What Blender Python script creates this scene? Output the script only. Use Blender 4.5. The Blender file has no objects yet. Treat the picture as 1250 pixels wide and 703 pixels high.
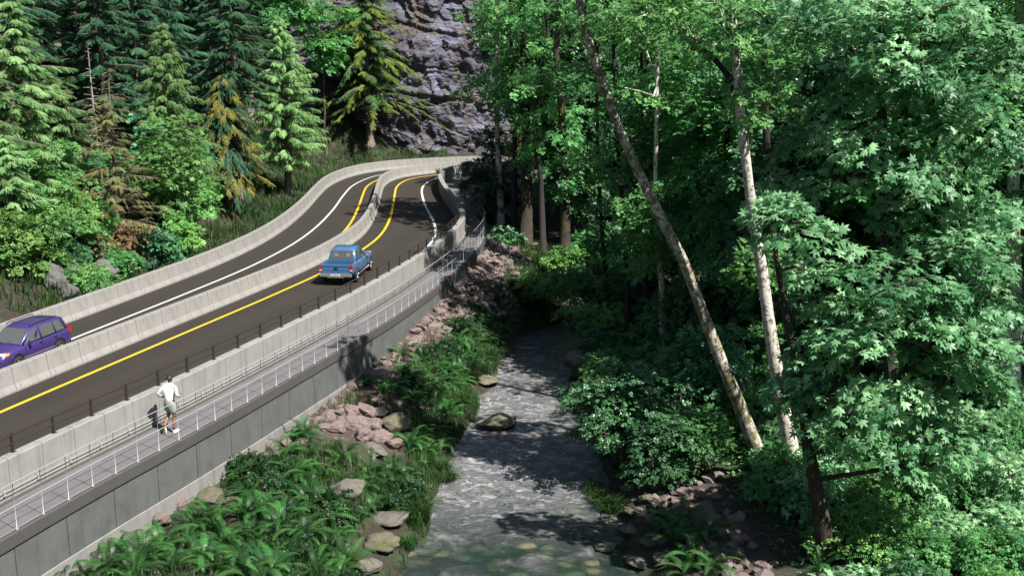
import bpy, bmesh, math, random
import numpy as np
from mathutils import Vector, Matrix
R = math.radians
SC = bpy.context.scene
COL = SC.collection
# ------------------------------------------------------------------ camera, sky, sun, exposure
CAM_H, PITCH, FPX = 11.5, math.atan(301.5 / 1340.0), 1340.0
cam = bpy.data.objects.new('camera', bpy.data.cameras.new('camera'))
COL.objects.link(cam)
cam.location = (0, 0, CAM_H)
cam.rotation_euler = (math.pi / 2 - PITCH, 0, 0)
cam.data.sensor_width = 36.0
cam.data.lens = 36.0 * FPX / 1250.0
cam.data.clip_end = 3000
SC.camera = cam
SUN_EL, SUN_AZ = R(53), R(39)              # the sun stands to the right and a little behind the camera
sdir = Vector((math.cos(SUN_EL) * math.cos(SUN_AZ), -math.cos(SUN_EL) * math.sin(SUN_AZ), math.sin(SUN_EL)))
w = bpy.data.worlds.new('World'); SC.world = w; w.use_nodes = True
nt = w.node_tree
sky = nt.nodes.new('ShaderNodeTexSky'); sky.sky_type = 'NISHITA'; sky.sun_disc = False
sky.sun_elevation = SUN_EL
sky.sun_rotation = math.atan2(sdir.x, sdir.y)
nt.links.new(sky.outputs[0], nt.nodes['Background'].inputs[0])
nt.nodes['Background'].inputs[1].default_value = 0.05
sun = bpy.data.objects.new('sun', bpy.data.lights.new('sun', 'SUN'))
COL.objects.link(sun)
sun.data.energy = 5.0; sun.data.angle = R(0.5); sun.data.color = (1.0, 0.955, 0.88)
sun.rotation_euler = sdir.to_track_quat('Z', 'Y').to_euler()
sun.location = (30, -20, 60)
SC.view_settings.view_transform = 'Standard'; SC.view_settings.look = 'None'
SC.view_settings.exposure = 1.05; SC.view_settings.gamma = 1.0
SC.view_settings.use_curve_mapping = False
SC.render.engine = 'CYCLES'
cy = SC.cycles
cy.max_bounces = 5; cy.diffuse_bounces = 1; cy.glossy_bounces = 2; cy.transmission_bounces = 3
cy.transparent_max_bounces = 4; cy.use_denoising = True; cy.caustics_reflective = False; cy.caustics_refractive = False
try: cy.denoising_prefilter = 'ACCURATE'
except Exception: pass

# ------------------------------------------------------------------ helpers
def tag(o, label=None, cat=None, group=None, kind=None):
    if label: o['label'] = label
    if cat: o['category'] = cat
    if group: o['group'] = group
    if kind: o['kind'] = kind
    return o
def empty(name, loc=(0, 0, 0), rz=0.0):
    o = bpy.data.objects.new(name, None); COL.objects.link(o)
    o.location = loc; o.rotation_euler = (0, 0, rz); o.empty_display_size = 0.3
    return o
def copy_tree(o, loc=None, rot=None, scale=None):
    c = o.copy(); COL.objects.link(c)
    for k in ('label', 'group'):
        if k in c and k == 'label': del c[k]
    if loc is not None: c.location = loc
    if rot is not None: c.rotation_euler = rot
    if scale is not None: c.scale = scale
    for ch in list(o.children):
        d = ch.copy(); COL.objects.link(d); d.parent = c
        for g in list(ch.children):
            e = g.copy(); COL.objects.link(e); e.parent = d
    return c

class MB:
    """collects geometry as numpy blocks, then links it as ONE mesh object"""
    def __init__(s): s.v = []; s.f = []; s.n = 0; s.t = []
    def add(s, verts, faces, mi=0, smooth=False, tint=0.5):
        """faces: list of (m,k) int arrays or lists of index lists"""
        verts = np.asarray(verts, float).reshape(-1, 3)
        s.v.append(verts)
        t = np.empty(len(verts)); t[:] = tint; s.t.append(t)
        if isinstance(faces, np.ndarray): s.f.append((faces + s.n, mi, smooth))
        else:
            by = {}
            for q in faces: by.setdefault(len(q), []).append(q)
            for k, q in by.items(): s.f.append((np.array(q, int) + s.n, mi, smooth))
        s.n += len(verts)
    def mesh(s, name, mats):
        me = bpy.data.meshes.new(name)
        V = np.concatenate(s.v) if s.v else np.zeros((0, 3))
        me.vertices.add(len(V)); me.vertices.foreach_set('co', V.astype(np.float32).ravel())
        li = np.concatenate([f.ravel() for f, _, _ in s.f]).astype(np.int32)
        tot = np.concatenate([np.full(len(f), f.shape[1]) for f, _, _ in s.f])
        st = np.concatenate([[0], np.cumsum(tot)[:-1]]).astype(np.int32)
        mi = np.concatenate([np.full(len(f), m) for f, m, _ in s.f]).astype(np.int32)
        sm = np.concatenate([np.full(len(f), x) for f, _, x in s.f]).astype(bool)
        me.loops.add(len(li)); me.loops.foreach_set('vertex_index', li)
        me.polygons.add(len(st)); me.polygons.foreach_set('loop_start', st)
        try: me.polygons.foreach_set('loop_total', tot.astype(np.int32))
        except Exception: pass
        me.polygons.foreach_set('material_index', mi)
        me.polygons.foreach_set('use_smooth', sm)
        a = me.attributes.new('tint', 'FLOAT', 'POINT')
        a.data.foreach_set('value', np.concatenate(s.t).astype(np.float32))
        me.update(calc_edges=True)
        for m in (mats if isinstance(mats, (list, tuple)) else [mats]): me.materials.append(m)
        return me
    def build(s, name, mats, parent=None):
        o = bpy.data.objects.new(name, s.mesh(name, mats)); COL.objects.link(o)
        if parent: o.parent = parent
        return o
    # shapes
    def box(s, c, size, rz=0.0, mi=0, taper=1.0):
        x, y, z = [k / 2 for k in size]
        P = np.array([(-x, -y, -z), (x, -y, -z), (x, y, -z), (-x, y, -z)] + [(a * taper, b * taper, z) for a, b in ((-x, -y), (x, -y), (x, y), (-x, y))])
        ca, sa = math.cos(rz), math.sin(rz)
        P = np.stack([P[:, 0] * ca - P[:, 1] * sa, P[:, 0] * sa + P[:, 1] * ca, P[:, 2]], 1) + np.array(c)
        s.add(P, [[3, 2, 1, 0], [4, 5, 6, 7], [0, 1, 5, 4], [1, 2, 6, 5], [2, 3, 7, 6], [3, 0, 4, 7]], mi)
    def tube(s, pts, rad, sides=8, mi=0, jit=0.0, rng=None, tint=0.5):
        pts = np.asarray(pts, float); n = len(pts)
        rad = np.full(n, rad, float) if np.isscalar(rad) else np.asarray(rad, float)
        T = np.gradient(pts, axis=0); T /= np.linalg.norm(T, axis=1)[:, None] + 1e-9
        ref = np.array([0.31, 0.95, 0.05]) if abs(T[0, 2]) > 0.6 else np.array([0, 0, 1.0])
        A = np.cross(T, ref); A /= np.linalg.norm(A, axis=1)[:, None] + 1e-9
        B = np.cross(T, A)
        a = np.linspace(0, 2 * np.pi, sides, endpoint=False)
        rr = rad[:, None] * np.ones((1, sides))
        if jit and rng is not None: rr = rr * (1 + jit * rng.normal(size=rr.shape))
        V = pts[:, None, :] + rr[..., None] * (np.cos(a)[None, :, None] * A[:, None, :] + np.sin(a)[None, :, None] * B[:, None, :])
        i = np.arange(n - 1)[:, None] * sides; j = np.arange(sides)[None, :]; k = (j + 1) % sides
        F = np.stack([i + j, i + k, i + k + sides, i + j + sides], -1).reshape(-1, 4)
        s.add(V.reshape(-1, 3), F, mi, True, tint)
        base = s.n - n * sides
        for ring, fl in ((0, True), (n - 1, False)):
            idx = np.arange(sides) + base + ring * sides
            s.f.append((idx[::-1][None, :] if not fl else idx[None, :], mi, False))
    def stamp(s, tv, tf, P, Rt, scale, mi=0, tint=0.5, smooth=False):
        """template verts tv (k,3), tris/quads tf (m,q); P (n,3), Rt (n,3,3) columns=axes, scale (n,)"""
        n, k = len(P), len(tv)
        V = np.einsum('nij,kj->nki', Rt, tv) * np.asarray(scale)[:, None, None] + P[:, None, :]
        F = (tf[None, :, :] + (np.arange(n) * k)[:, None, None]).reshape(-1, tf.shape[1])
        t = np.repeat(np.asarray(tint) * np.ones(n), k)
        s.add(V.reshape(-1, 3), F, mi, smooth, t)

def frames(fwd, up):
    """rows of (n,3): y axis = fwd, z axis close to up -> (n,3,3)"""
    f = fwd / (np.linalg.norm(fwd, axis=1)[:, None] + 1e-9)
    x = np.cross(f, up); x /= np.linalg.norm(x, axis=1)[:, None] + 1e-9
    z = np.cross(x, f)
    return np.stack([x, f, z], -1)

def _h(i, j, s):
    n = (i * 374761393 + j * 668265263 + s * 974711) & 0xffffffff
    n = ((n ^ (n >> 13)) * 1274126177) & 0xffffffff
    return ((n ^ (n >> 16)) & 0xffff) / 65535.0
def noise2(x, y, s=0):
    x = np.asarray(x, float); y = np.asarray(y, float)
    i = np.floor(x).astype(np.int64); j = np.floor(y).astype(np.int64)
    u = x - i; v = y - j; u = u * u * (3 - 2 * u); v = v * v * (3 - 2 * v)
    return (_h(i, j, s) * (1 - u) + _h(i + 1, j, s) * u) * (1 - v) + (_h(i, j + 1, s) * (1 - u) + _h(i + 1, j + 1, s) * u) * v
def fbm(x, y, s=0, o=4):
    r = 0; a = 0.5
    for k in range(o): r = r + a * (noise2(x * 2 ** k, y * 2 ** k, s + k) - 0.5); a *= 0.55
    return r

def smooth_curve(P, step=0.5):
    P = np.asarray(P, float); out = []
    Q = np.vstack([2 * P[0] - P[1], P, 2 * P[-1] - P[-2]])
    for i in range(1, len(Q) - 2):
        p0, p1, p2, p3 = Q[i - 1:i + 3]
        m = max(2, int(np.linalg.norm(p2 - p1) / step))
        t = np.linspace(0, 1, m, endpoint=False)[:, None]
        out.append(0.5 * (2 * p1 + (p2 - p0) * t + (2 * p0 - 5 * p1 + 4 * p2 - p3) * t * t + (3 * p1 - p0 - 3 * p2 + p3) * t ** 3))
    out.append(Q[-2][None])
    C = np.vstack(out)
    for _ in range(6): C[1:-1] = C[1:-1] * .5 + (C[:-2] + C[2:]) * .25
    return C
def tang(C):
    T = np.gradient(C, axis=0); return T / np.linalg.norm(T, axis=1)[:, None]
def offset(C, d):
    T = tang(C); N = np.stack([T[:, 1], -T[:, 0]], 1)            # to the right of travel
    return C + N * np.asarray(d).reshape(-1, 1) if not np.isscalar(d) else C + N * d
def arclen(C): return np.concatenate([[0], np.cumsum(np.linalg.norm(np.diff(C, axis=0), axis=1))])
def at_len(C, s):
    L = arclen(C); return np.stack([np.interp(s, L, C[:, 0]), np.interp(s, L, C[:, 1])], -1)
def cut(C, s0, s1, step=0.5):
    n = max(2, int(abs(s1 - s0) / step) + 1); return at_len(C, np.linspace(s0, s1, n))
def s_at_y(C, y):
    L = arclen(C); i = int(np.argmax(C[:, 1] >= y)); return L[i]
def sweep(mb, C, prof, mi=0, cap=True, zoff=None):
    """closed profile of (right offset, z) swept along C"""
    prof = np.asarray(prof, float); k = len(prof); n = len(C)
    T = tang(C); N = np.stack([T[:, 1], -T[:, 0]], 1)
    V = np.empty((n, k, 3))
    V[:, :, :2] = C[:, None, :] + N[:, None, :] * prof[None, :, 0, None]
    V[:, :, 2] = prof[None, :, 1]
    if zoff is not None: V[:, :, 2] += np.asarray(zoff)[:, None]
    i = np.arange(n - 1)[:, None] * k; j = np.arange(k)[None, :]; m = (j + 1) % k
    F = np.stack([i + j, i + j + k, i + m + k, i + m], -1).reshape(-1, 4)
    mb.add(V.reshape(-1, 3), F, mi)
    if cap:
        b = mb.n - n * k
        mb.f.append((np.arange(k)[None, :] + b, mi, False)); mb.f.append((np.arange(k)[::-1][None, :] + b + (n - 1) * k, mi, False))
def strip(mb, A, B, z, mi=0):
    n = len(A); V = np.zeros((n, 2, 3)); V[:, 0, :2] = A; V[:, 1, :2] = B; V[:, :, 2] = z
    i = np.arange(n - 1) * 2
    mb.add(V.reshape(-1, 3), np.stack([i, i + 1, i + 3, i + 2], 1), mi)

# ------------------------------------------------------------------ materials
def newmat(name):
    m = bpy.data.materials.new(name); m.use_nodes = True
    t = m.node_tree; return m, t, t.nodes['Principled BSDF']
def N(t, typ, **kw):
    n = t.nodes.new(typ)
    for k, v in kw.items():
        if k in n.inputs: n.inputs[k].default_value = v
        else: setattr(n, k, v)
    return n
def coords(t, scale=(1, 1, 1), obj=True, rot=None):
    c = N(t, 'ShaderNodeTexCoord'); mp = N(t, 'ShaderNodeMapping')
    mp.inputs['Scale'].default_value = scale
    if rot: mp.inputs['Rotation'].default_value = rot
    t.links.new(c.outputs['Object' if obj else 'Generated'], mp.inputs[0]); return mp.outputs[0]
def noise(t, vec, scale, detail=6, rough=0.6, dist=0.0):
    n = N(t, 'ShaderNodeTexNoise'); n.inputs['Scale'].default_value = scale; n.inputs['Detail'].default_value = detail
    n.inputs['Roughness'].default_value = rough; n.inputs['Distortion'].default_value = dist
    if vec is not None: t.links.new(vec, n.inputs['Vector'])
    return n.outputs[0]
def ramp(t, fac, stops, interp='LINEAR'):
    r = N(t, 'ShaderNodeValToRGB'); r.color_ramp.interpolation = interp
    e = r.color_ramp.elements
    while len(e) < len(stops): e.new(0.5)
    for k, (p, c) in enumerate(stops):
        e[k].position = p; e[k].color = (*c, 1) if not np.isscalar(c) else (c, c, c, 1)
    t.links.new(fac, r.inputs[0]); return r.outputs[0]
def mix(t, fac, a, b, mode='MIX'):
    m = N(t, 'ShaderNodeMix'); m.data_type = 'RGBA'; m.blend_type = mode
    for sock, v in ((m.inputs[0], fac), (m.inputs[6], a), (m.inputs[7], b)):
        if hasattr(v, 'is_linked') or hasattr(v, 'node'): t.links.new(v, sock)
        elif np.isscalar(v): sock.default_value = v if sock.type == 'VALUE' else (v, v, v, 1)
        else: sock.default_value = (*v, 1)
    return m.outputs[2]
def math_(t, op, a, b=0.0):
    m = N(t, 'ShaderNodeMath'); m.operation = op
    for sock, v in ((m.inputs[0], a), (m.inputs[1], b)):
        if hasattr(v, 'node'): t.links.new(v, sock)
        else: sock.default_value = v
    return m.outputs[0]
def bump(t, bsdf, h, strength=0.4, dist=0.02):
    b = N(t, 'ShaderNodeBump'); b.inputs['Strength'].default_value = strength; b.inputs['Distance'].default_value = dist
    t.links.new(h, b.inputs['Height']); t.links.new(b.outputs[0], bsdf.inputs['Normal']); return b
def attr(t, name='tint'):
    a = N(t, 'ShaderNodeAttribute'); a.attribute_name = name; return a.outputs['Fac']

def concrete(name, base, var=0.25, stain=0.0, bumpy=0.25):
    m, t, b = newmat(name); v = coords(t)
    a = noise(t, v, 1.3, 8, 0.65); c = noise(t, v, 22, 4, 0.7)
    d = [k * (1 - var) for k in base]; l = [min(1, k * (1 + var * .6)) for k in base]
    col = ramp(t, a, [(0.3, d), (0.52, base), (0.75, l)])
    col = mix(t, math_(t, 'MULTIPLY', c, 0.28), col, [k * .55 for k in base])
    v2 = coords(t, (2.6, 2.6, 0.22)); s1 = noise(t, v2, 1.6, 5, 0.7)
    col = mix(t, ramp(t, s1, [(0.52, 0.0), (0.72, 0.25 + stain)]), col, [k * .35 for k in base])
    oi = N(t, 'ShaderNodeObjectInfo')
    col = mix(t, ramp(t, oi.outputs['Random'], [(0.0, 0.0), (1.0, 0.16)]), col, [k * .6 for k in base])
    t.links.new(col, b.inputs['Base Color']); b.inputs['Roughness'].default_value = 0.85
    bump(t, b, c, bumpy, 0.01)
    return m
def plain(name, col, rough=0.5, metal=0.0, coat=0.0, var=0.12, scale=6.0):
    m, t, b = newmat(name); v = coords(t)
    c = mix(t, noise(t, v, scale, 5), [k * (1 - var) for k in col], [min(1, k * (1 + var)) for k in col])
    t.links.new(c, b.inputs['Base Color']); b.inputs['Roughness'].default_value = rough; b.inputs['Metallic'].default_value = metal
    b.inputs['Coat Weight'].default_value = coat; b.inputs['Coat Roughness'].default_value = 0.06
    return m
LEAFGAIN = 2.2
def leafmat(name, dark, mid, light, gloss=0.35, trans=0.32, rough=0.42, objvar=0.25):
    K = LEAFGAIN
    dark, mid, light = [[min(.6, k * K) for k in c] for c in (dark, mid, light)]
    m, t, b = newmat(name)
    col = ramp(t, attr(t), [(0.05, dark), (0.5, mid), (0.95, light)])
    g = N(t, 'ShaderNodeNewGeometry')
    col = mix(t, math_(t, 'MULTIPLY', g.outputs['Random Per Island'], 0.2), col, [k * .6 for k in dark])
    oi = N(t, 'ShaderNodeObjectInfo'); hs = N(t, 'ShaderNodeHueSaturation')
    t.links.new(col, hs.inputs['Color'])
    t.links.new(math_(t, 'ADD', math_(t, 'MULTIPLY', oi.outputs['Random'], 0.026), 0.487), hs.inputs['Hue'])
    t.links.new(math_(t, 'ADD', math_(t, 'MULTIPLY', oi.outputs['Random'], objvar * 2), 1.0 - objvar), hs.inputs['Value'])
    col = hs.outputs[0]
    t.links.new(col, b.inputs['Base Color']); b.inputs['Roughness'].default_value = rough
    b.inputs['Specular IOR Level'].default_value = gloss
    tr = N(t, 'ShaderNodeBsdfTranslucent')
    t.links.new(mix(t, 0.5, col, [min(1, k * 1.7) for k in light]), tr.inputs[0])
    ms = N(t, 'ShaderNodeMixShader'); ms.inputs[0].default_value = trans
    t.links.new(b.outputs[0], ms.inputs[1]); t.links.new(tr.outputs[0], ms.inputs[2])
    t.links.new(ms.outputs[0], t.nodes['Material Output'].inputs[0])
    return m
def bark(name, base, spots=None, spot_lo=0.55, moss=None, moss_lo=0.5, scale=1.0):
    m, t, b = newmat(name); v = coords(t, (6 * scale, 6 * scale, 1.3 * scale)); v1 = coords(t)
    n1 = noise(t, v, 2.2, 8, 0.7, 0.4)
    col = ramp(t, n1, [(0.3, [k * .4 for k in base]), (0.5, base), (0.72, [k * 1.5 for k in base])])
    if spots: col = mix(t, ramp(t, noise(t, v1, 5.5 * scale, 7, 0.75, 0.3), [(spot_lo, 0.0), (spot_lo + .05, 1.0)]), col, spots)
    if moss: col = mix(t, ramp(t, noise(t, v1, 1.6 * scale, 7, 0.75), [(moss_lo, 0.0), (moss_lo + .12, 0.9)]), col, moss)
    t.links.new(col, b.inputs['Base Color']); b.inputs['Roughness'].default_value = 0.9
    bump(t, b, n1, 0.9, 0.05)
    return m
def rockmat(name, a, c, moss=None, moss_lo=0.55, scale=1.0, lines=0.0):
    m, t, b = newmat(name); v = coords(t)
    n1 = noise(t, v, 1.4 * scale, 10, 0.7, 0.3); n2 = noise(t, v, 9 * scale, 6, 0.7)
    col = ramp(t, n1, [(0.3, a), (0.5, [(x + y) / 2 for x, y in zip(a, c)]), (0.7, c)])
    col = mix(t, ramp(t, n2, [(0.5, 0.0), (0.75, 0.6)]), col, [k * .35 for k in a])
    oi = N(t, 'ShaderNodeObjectInfo')
    col = mix(t, math_(t, 'MULTIPLY', oi.outputs['Random'], 0.35), col, [k * .6 for k in c])
    if moss: col = mix(t, ramp(t, noise(t, v, 0.9 * scale, 8, 0.75), [(moss_lo, 0.0), (moss_lo + .12, 0.9)]), col, moss)
    t.links.new(col, b.inputs['Base Color']); b.inputs['Roughness'].default_value = 0.88
    mm = N(t, 'ShaderNodeMath'); mm.operation = 'ADD'; t.links.new(n1, mm.inputs[0]); t.links.new(math_(t, 'MULTIPLY', n2, .4), mm.inputs[1])
    bump(t, b, mm.outputs[0], 0.8, 0.12)
    return m

M = {}
M['jersey'] = concrete('barrier concrete', (0.255, 0.245, 0.232), 0.2, 0.3)
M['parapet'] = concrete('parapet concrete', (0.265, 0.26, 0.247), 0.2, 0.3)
M['walk'] = concrete('walkway concrete', (0.125, 0.121, 0.127), 0.16)
M['coping'] = concrete('slab edge concrete', (0.066, 0.063, 0.063), 0.16)
M['panel'] = concrete('aggregate panel with painted shade', (0.105, 0.112, 0.111), 0.3, 0.15, 0.9)  # dark tone stands in for the shade under the walkway slab
M['lit_footing'] = concrete('footing concrete', (0.24, 0.232, 0.22), 0.25, 0.3)  # pale tone stands in for the sunlit strip below that shade
M['base_strip'] = plain('base_strip', (0.06, 0.052, 0.045), 0.9)
M['joint'] = plain('joint filler', (0.05, 0.05, 0.05), 0.9)
M['white_metal'] = plain('galvanised white rail', (0.36, 0.37, 0.38), 0.4, 0.1)
M['brown_metal'] = plain('dark brown steel', (0.035, 0.027, 0.022), 0.55, 0.2)
M['paint_white'] = plain('white road paint', (0.60, 0.60, 0.585), 0.6, var=0.22, scale=9)
M['paint_yellow'] = plain('yellow road paint', (0.62, 0.43, 0.012), 0.6, var=0.2, scale=9)

def paint(name, col):
    m, t, b = newmat(name); v = coords(t)
    c = mix(t, noise(t, v, 8, 6, .7), [k * .75 for k in col], col)
    c = mix(t, ramp(t, noise(t, v, 5, 8, .8), [(.58, 0.), (.66, .7)]), c, (0.03, 0.025, 0.02))
    t.links.new(c, b.inputs['Base Color']); b.inputs['Roughness'].default_value = .65; return m
M['paint_white'] = paint('worn white road paint', (.62, .62, .60)); M['paint_yellow'] = paint('worn yellow road paint', (.64, .44, .012))
def asphalt():
    m, t, b = newmat('asphalt'); v = coords(t)
    a = noise(t, v, 0.5, 6); c = noise(t, v, 60, 3, 0.8); v2 = coords(t, (0.6, 0.05, 1), rot=(0, 0, R(-17)))
    e = noise(t, v2, 1.8, 5)
    col = ramp(t, a, [(0.3, (0.0135, 0.0104, 0.0070)), (0.7, (0.020, 0.0155, 0.0105))])
    col = mix(t, ramp(t, e, [(0.45, 0.0), (0.75, 0.45)]), col, (0.019, 0.015, 0.012))
    col = mix(t, ramp(t, c, [(0.45, 0.0), (0.8, 0.5)]), col, (0.034, 0.028, 0.022))
    f = attr(t); tr_ = ramp(t, f, [(0, 0.), (.10, 0.), (.17, 1.), (.22, .1), (.30, .1), (.35, 1.), (.42, 0.), (.56, 0.), (.63, 1.), (.69, .1), (.75, .1), (.81, 1.), (.88, 0.)])
    col = mix(t, math_(t, 'MULTIPLY', tr_, .34), col, (0.034, 0.027, 0.020))
    col = mix(t, ramp(t, noise(t, v, 0.9, 5, 0.7), [(.60, 0.), (.68, .4)]), col, (0.014, 0.012, 0.010))
    # thin sealed cracks
    w_ = N(t, 'ShaderNodeTexVoronoi'); w_.feature = 'DISTANCE_TO_EDGE'; w_.inputs['Scale'].default_value = 0.16
    vd = mix(t, 0.12, v, N(t, 'ShaderNodeTexNoise').outputs[1]); t.links.new(vd, w_.inputs['Vector'])
    col = mix(t, ramp(t, w_.outputs[0], [(0.0, 0.55), (0.006, 0.0)]), col, (0.011, 0.0095, 0.008))
    t.links.new(col, b.inputs['Base Color']); b.inputs['Roughness'].default_value = 0.88
    bump(t, b, c, 0.3, 0.01)
    return m
M['asphalt'] = asphalt()

def groundmat():
    m, t, b = newmat('ground'); v = coords(t)
    n1 = noise(t, v, 0.7, 8, 0.65); n2 = noise(t, v, 7, 8, 0.75)
    soil = ramp(t, n2, [(0.3, (0.012, 0.010, 0.007)), (0.52, (0.030, 0.024, 0.017)), (0.7, (0.06, 0.047, 0.034))])
    moss = ramp(t, n2, [(0.3, (0.012, 0.022, 0.008)), (0.7, (0.045, 0.075, 0.02))])
    col = mix(t, ramp(t, n1, [(0.46, 0.0), (0.58, 0.85)]), soil, moss)
    vor = N(t, 'ShaderNodeTexVoronoi'); vor.inputs['Scale'].default_value = 3.2; t.links.new(v, vor.inputs['Vector'])
    rub = ramp(t, vor.outputs['Color'], [(0.1, (0.09, 0.06, 0.053)), (0.5, (0.18, 0.13, 0.115)), (0.9, (0.26, 0.20, 0.18))])
    rub = mix(t, ramp(t, vor.outputs['Distance'], [(0.12, 0.0), (0.3, 0.85)]), rub, (0.05, 0.035, 0.03))
    col = mix(t, attr(t, 'rub'), col, rub)
    t.links.new(col, b.inputs['Base Color']); b.inputs['Roughness'].default_value = 0.95
    bump(t, b, n2, 0.8, 0.08)
    return m
M['ground'] = groundmat()

def watermat():
    m, t, b = newmat('river water'); v0 = coords(t, (0.85, 1.05, 1))
    wob = N(t, 'ShaderNodeTexNoise'); wob.inputs['Scale'].default_value = 0.9; wob.inputs['Detail'].default_value = 3
    t.links.new(v0, wob.inputs['Vector'])
    v = mix(t, 0.30, v0, wob.outputs[1], 'LINEAR_LIGHT')
    n1 = noise(t, v, 0.8, 5, 0.6, 0.7); n2 = noise(t, v, 3.0, 5, 0.65, 0.8); n3 = noise(t, coords(t), 0.2, 2)
    # aerated riffles with reflected sky painted in: ridged bands of noise
    r1 = math_(t, 'ABSOLUTE', math_(t, 'SUBTRACT', n1, 0.5)); r2 = math_(t, 'ABSOLUTE', math_(t, 'SUBTRACT', n2, 0.5))
    foam = ramp(t, math_(t, 'ADD', math_(t, 'MULTIPLY', r1, 0.8), math_(t, 'MULTIPLY', r2, 0.9)), [(0.01, 0.10), (0.05, 0.5), (0.16, 0.85)])
    geo = N(t, 'ShaderNodeNewGeometry'); sp = N(t, 'ShaderNodeSeparateXYZ'); t.links.new(geo.outputs['Position'], sp.inputs[0])
    yy = N(t, 'ShaderNodeMapRange'); t.links.new(sp.outputs[1], yy.inputs[0])
    yy.inputs[1].default_value = 30.3; yy.inputs[2].default_value = 36.0
    amt = math_(t, 'ADD', yy.outputs[0], math_(t, 'MULTIPLY', math_(t, 'SUBTRACT', n1, 0.5), 1.6))
    yf = N(t, 'ShaderNodeMapRange'); t.links.new(sp.outputs[1], yf.inputs[0]); yf.inputs[1].default_value = 44; yf.inputs[2].default_value = 60; yf.inputs[3].default_value = 1; yf.inputs[4].default_value = 0.45
    am2 = N(t, 'ShaderNodeClamp'); t.links.new(amt, am2.inputs[0])
    foam = math_(t, 'MULTIPLY', math_(t, 'MULTIPLY', foam, am2.outputs[0]), yf.outputs[0])
    # bed seen through shallow water: stones under green water
    vor = N(t, 'ShaderNodeTexVoronoi'); vor.inputs['Scale'].default_value = 1.7; t.links.new(v, vor.inputs['Vector'])
    bed = ramp(t, vor.outputs['Color'], [(0.2, (0.016, 0.034, 0.024)), (0.5, (0.038, 0.07, 0.040)), (0.85, (0.13, 0.13, 0.075))])
    bed = mix(t, ramp(t, vor.outputs['Distance'], [(0.25, 0.0), (0.5, 0.8)]), bed, (0.012, 0.022, 0.016))
    bed = mix(t, ramp(t, noise(t, v, 0.5, 3), [(0.42, 0.75), (0.6, 0.0)]), bed, (0.02, 0.026, 0.026))
    foam_sheen_col = ramp(t, n2, [(0.32, (0.12, 0.117, 0.125)), (0.5, (0.235, 0.228, 0.245)), (0.68, (0.40, 0.388, 0.41))])
    col = mix(t, foam, bed, foam_sheen_col)
    t.links.new(col, b.inputs['Base Color'])
    t.links.new(math_(t, 'ADD', math_(t, 'MULTIPLY', foam, 0.35), 0.09), b.inputs['Roughness'])
    b.inputs['IOR'].default_value = 1.33
    hh = math_(t, 'ADD', math_(t, 'MULTIPLY', n1, 0.7), math_(t, 'MULTIPLY', n2, 0.35))
    bump(t, b, hh, 0.6, 0.22)
    return m
M['water'] = watermat()
# ------------------------------------------------------------------ plan of the road, walls and river (metres, road level z = 0)
LB = smooth_curve([(-30.4, 2), (-26.5, 16), (-22.3, 31), (-18.6, 44.2), (-16.9, 50.4), (-15.4, 56.5), (-14.5, 62.4), (-14.15, 68.5), (-14.25, 76), (-14.6, 83), (-14.7, 89.5), (-13.8, 95.5), (-12.0, 99.2), (-9.8, 101.2), (-7, 102.8), (-4.2, 103.9), (0, 105), (8, 106.4), (22, 108.5)])
MD = smooth_curve([(-27.1, 2), (-21.3, 20), (-17.15, 33.6), (-14.2, 43), (-12.0, 50.0), (-10.2, 56.5), (-9.3, 62), (-8.95, 66), (-9.05, 71.5), (-9.5, 78), (-10.0, 84), (-10.3, 89), (-9.8, 93.3), (-8.2, 96.2), (-4.7, 99.2), (0, 101), (8, 102.6), (22, 104.8)])  # right foot of the median
PO = smooth_curve([(-20.55, 2), (-16.1, 16), (-12.93, 26.4), (-11.18, 31.3), (-9.48, 36.3), (-6.56, 45.6), (-4.62, 53.4), (-3.4, 60), (-2.9, 64.3), (-2.85, 67), (-3.25, 70.8), (-4.1, 76.4), (-4.95, 82), (-5.5, 86.5), (-5.6, 90), (-5.0, 93.6), (-3.2, 96.2), (0, 97.6), (8, 99.4), (22, 101.8)])
_L = arclen(PO); _yw = PO[:, 1]
WALKW = np.interp(_yw, [0, 46, 58, 70, 80, 130], [1.58, 1.58, 1.35, 1.25, 1.3, 1.5])      # parapet face to slab edge
WE = offset(PO, WALKW)
WF = offset(PO, WALKW - .05)         # face of the retaining wall
RL = smooth_curve([(-4.6, 4), (-3.9, 20), (-3.35, 28.4), (-2.75, 32), (-2.45, 37.3), (-1.8, 42.7), (-0.95, 47.8), (-0.3, 53.4), (0.9, 56.6), (3.0, 58.6), (7, 61.0), (14, 65), (30, 70)])
RR = smooth_curve([(4.6, 4), (4.3, 20), (3.95, 28.4), (3.5, 31.8), (3.4, 36.5), (3.05, 40.7), (2.6, 45.2), (3.1, 51.2), (4.1, 55.3), (6.5, 57.6), (14, 61), (30, 66)])
WATER_Z = -3.7

def sdist(C, x, y):
    """signed distance of points to a polyline, positive to the right of its direction"""
    x = np.asarray(x, float).ravel(); y = np.asarray(y, float).ravel()
    C = C[::2] if len(C) > 60 else C
    A = C[:-1]; D = C[1:] - A; LL = (D ** 2).sum(1)
    best = np.full(len(x), 1e9); sg = np.zeros(len(x))
    for a, d, l in zip(A, D, LL):
        px = x - a[0]; py = y - a[1]
        t = np.clip((px * d[0] + py * d[1]) / l, 0, 1)
        qx = px - t * d[0]; qy = py - t * d[1]; r = np.hypot(qx, qy)
        cr = d[1] * px - d[0] * py
        k = r < best - 1e-7; best[k] = r[k]; sg[k] = np.sign(cr[k])
    return best * np.where(sg == 0, 1, sg)
def sstep(a, b, v): t = np.clip((v - a) / (b - a), 0, 1); return t * t * (3 - 2 * t)

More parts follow.
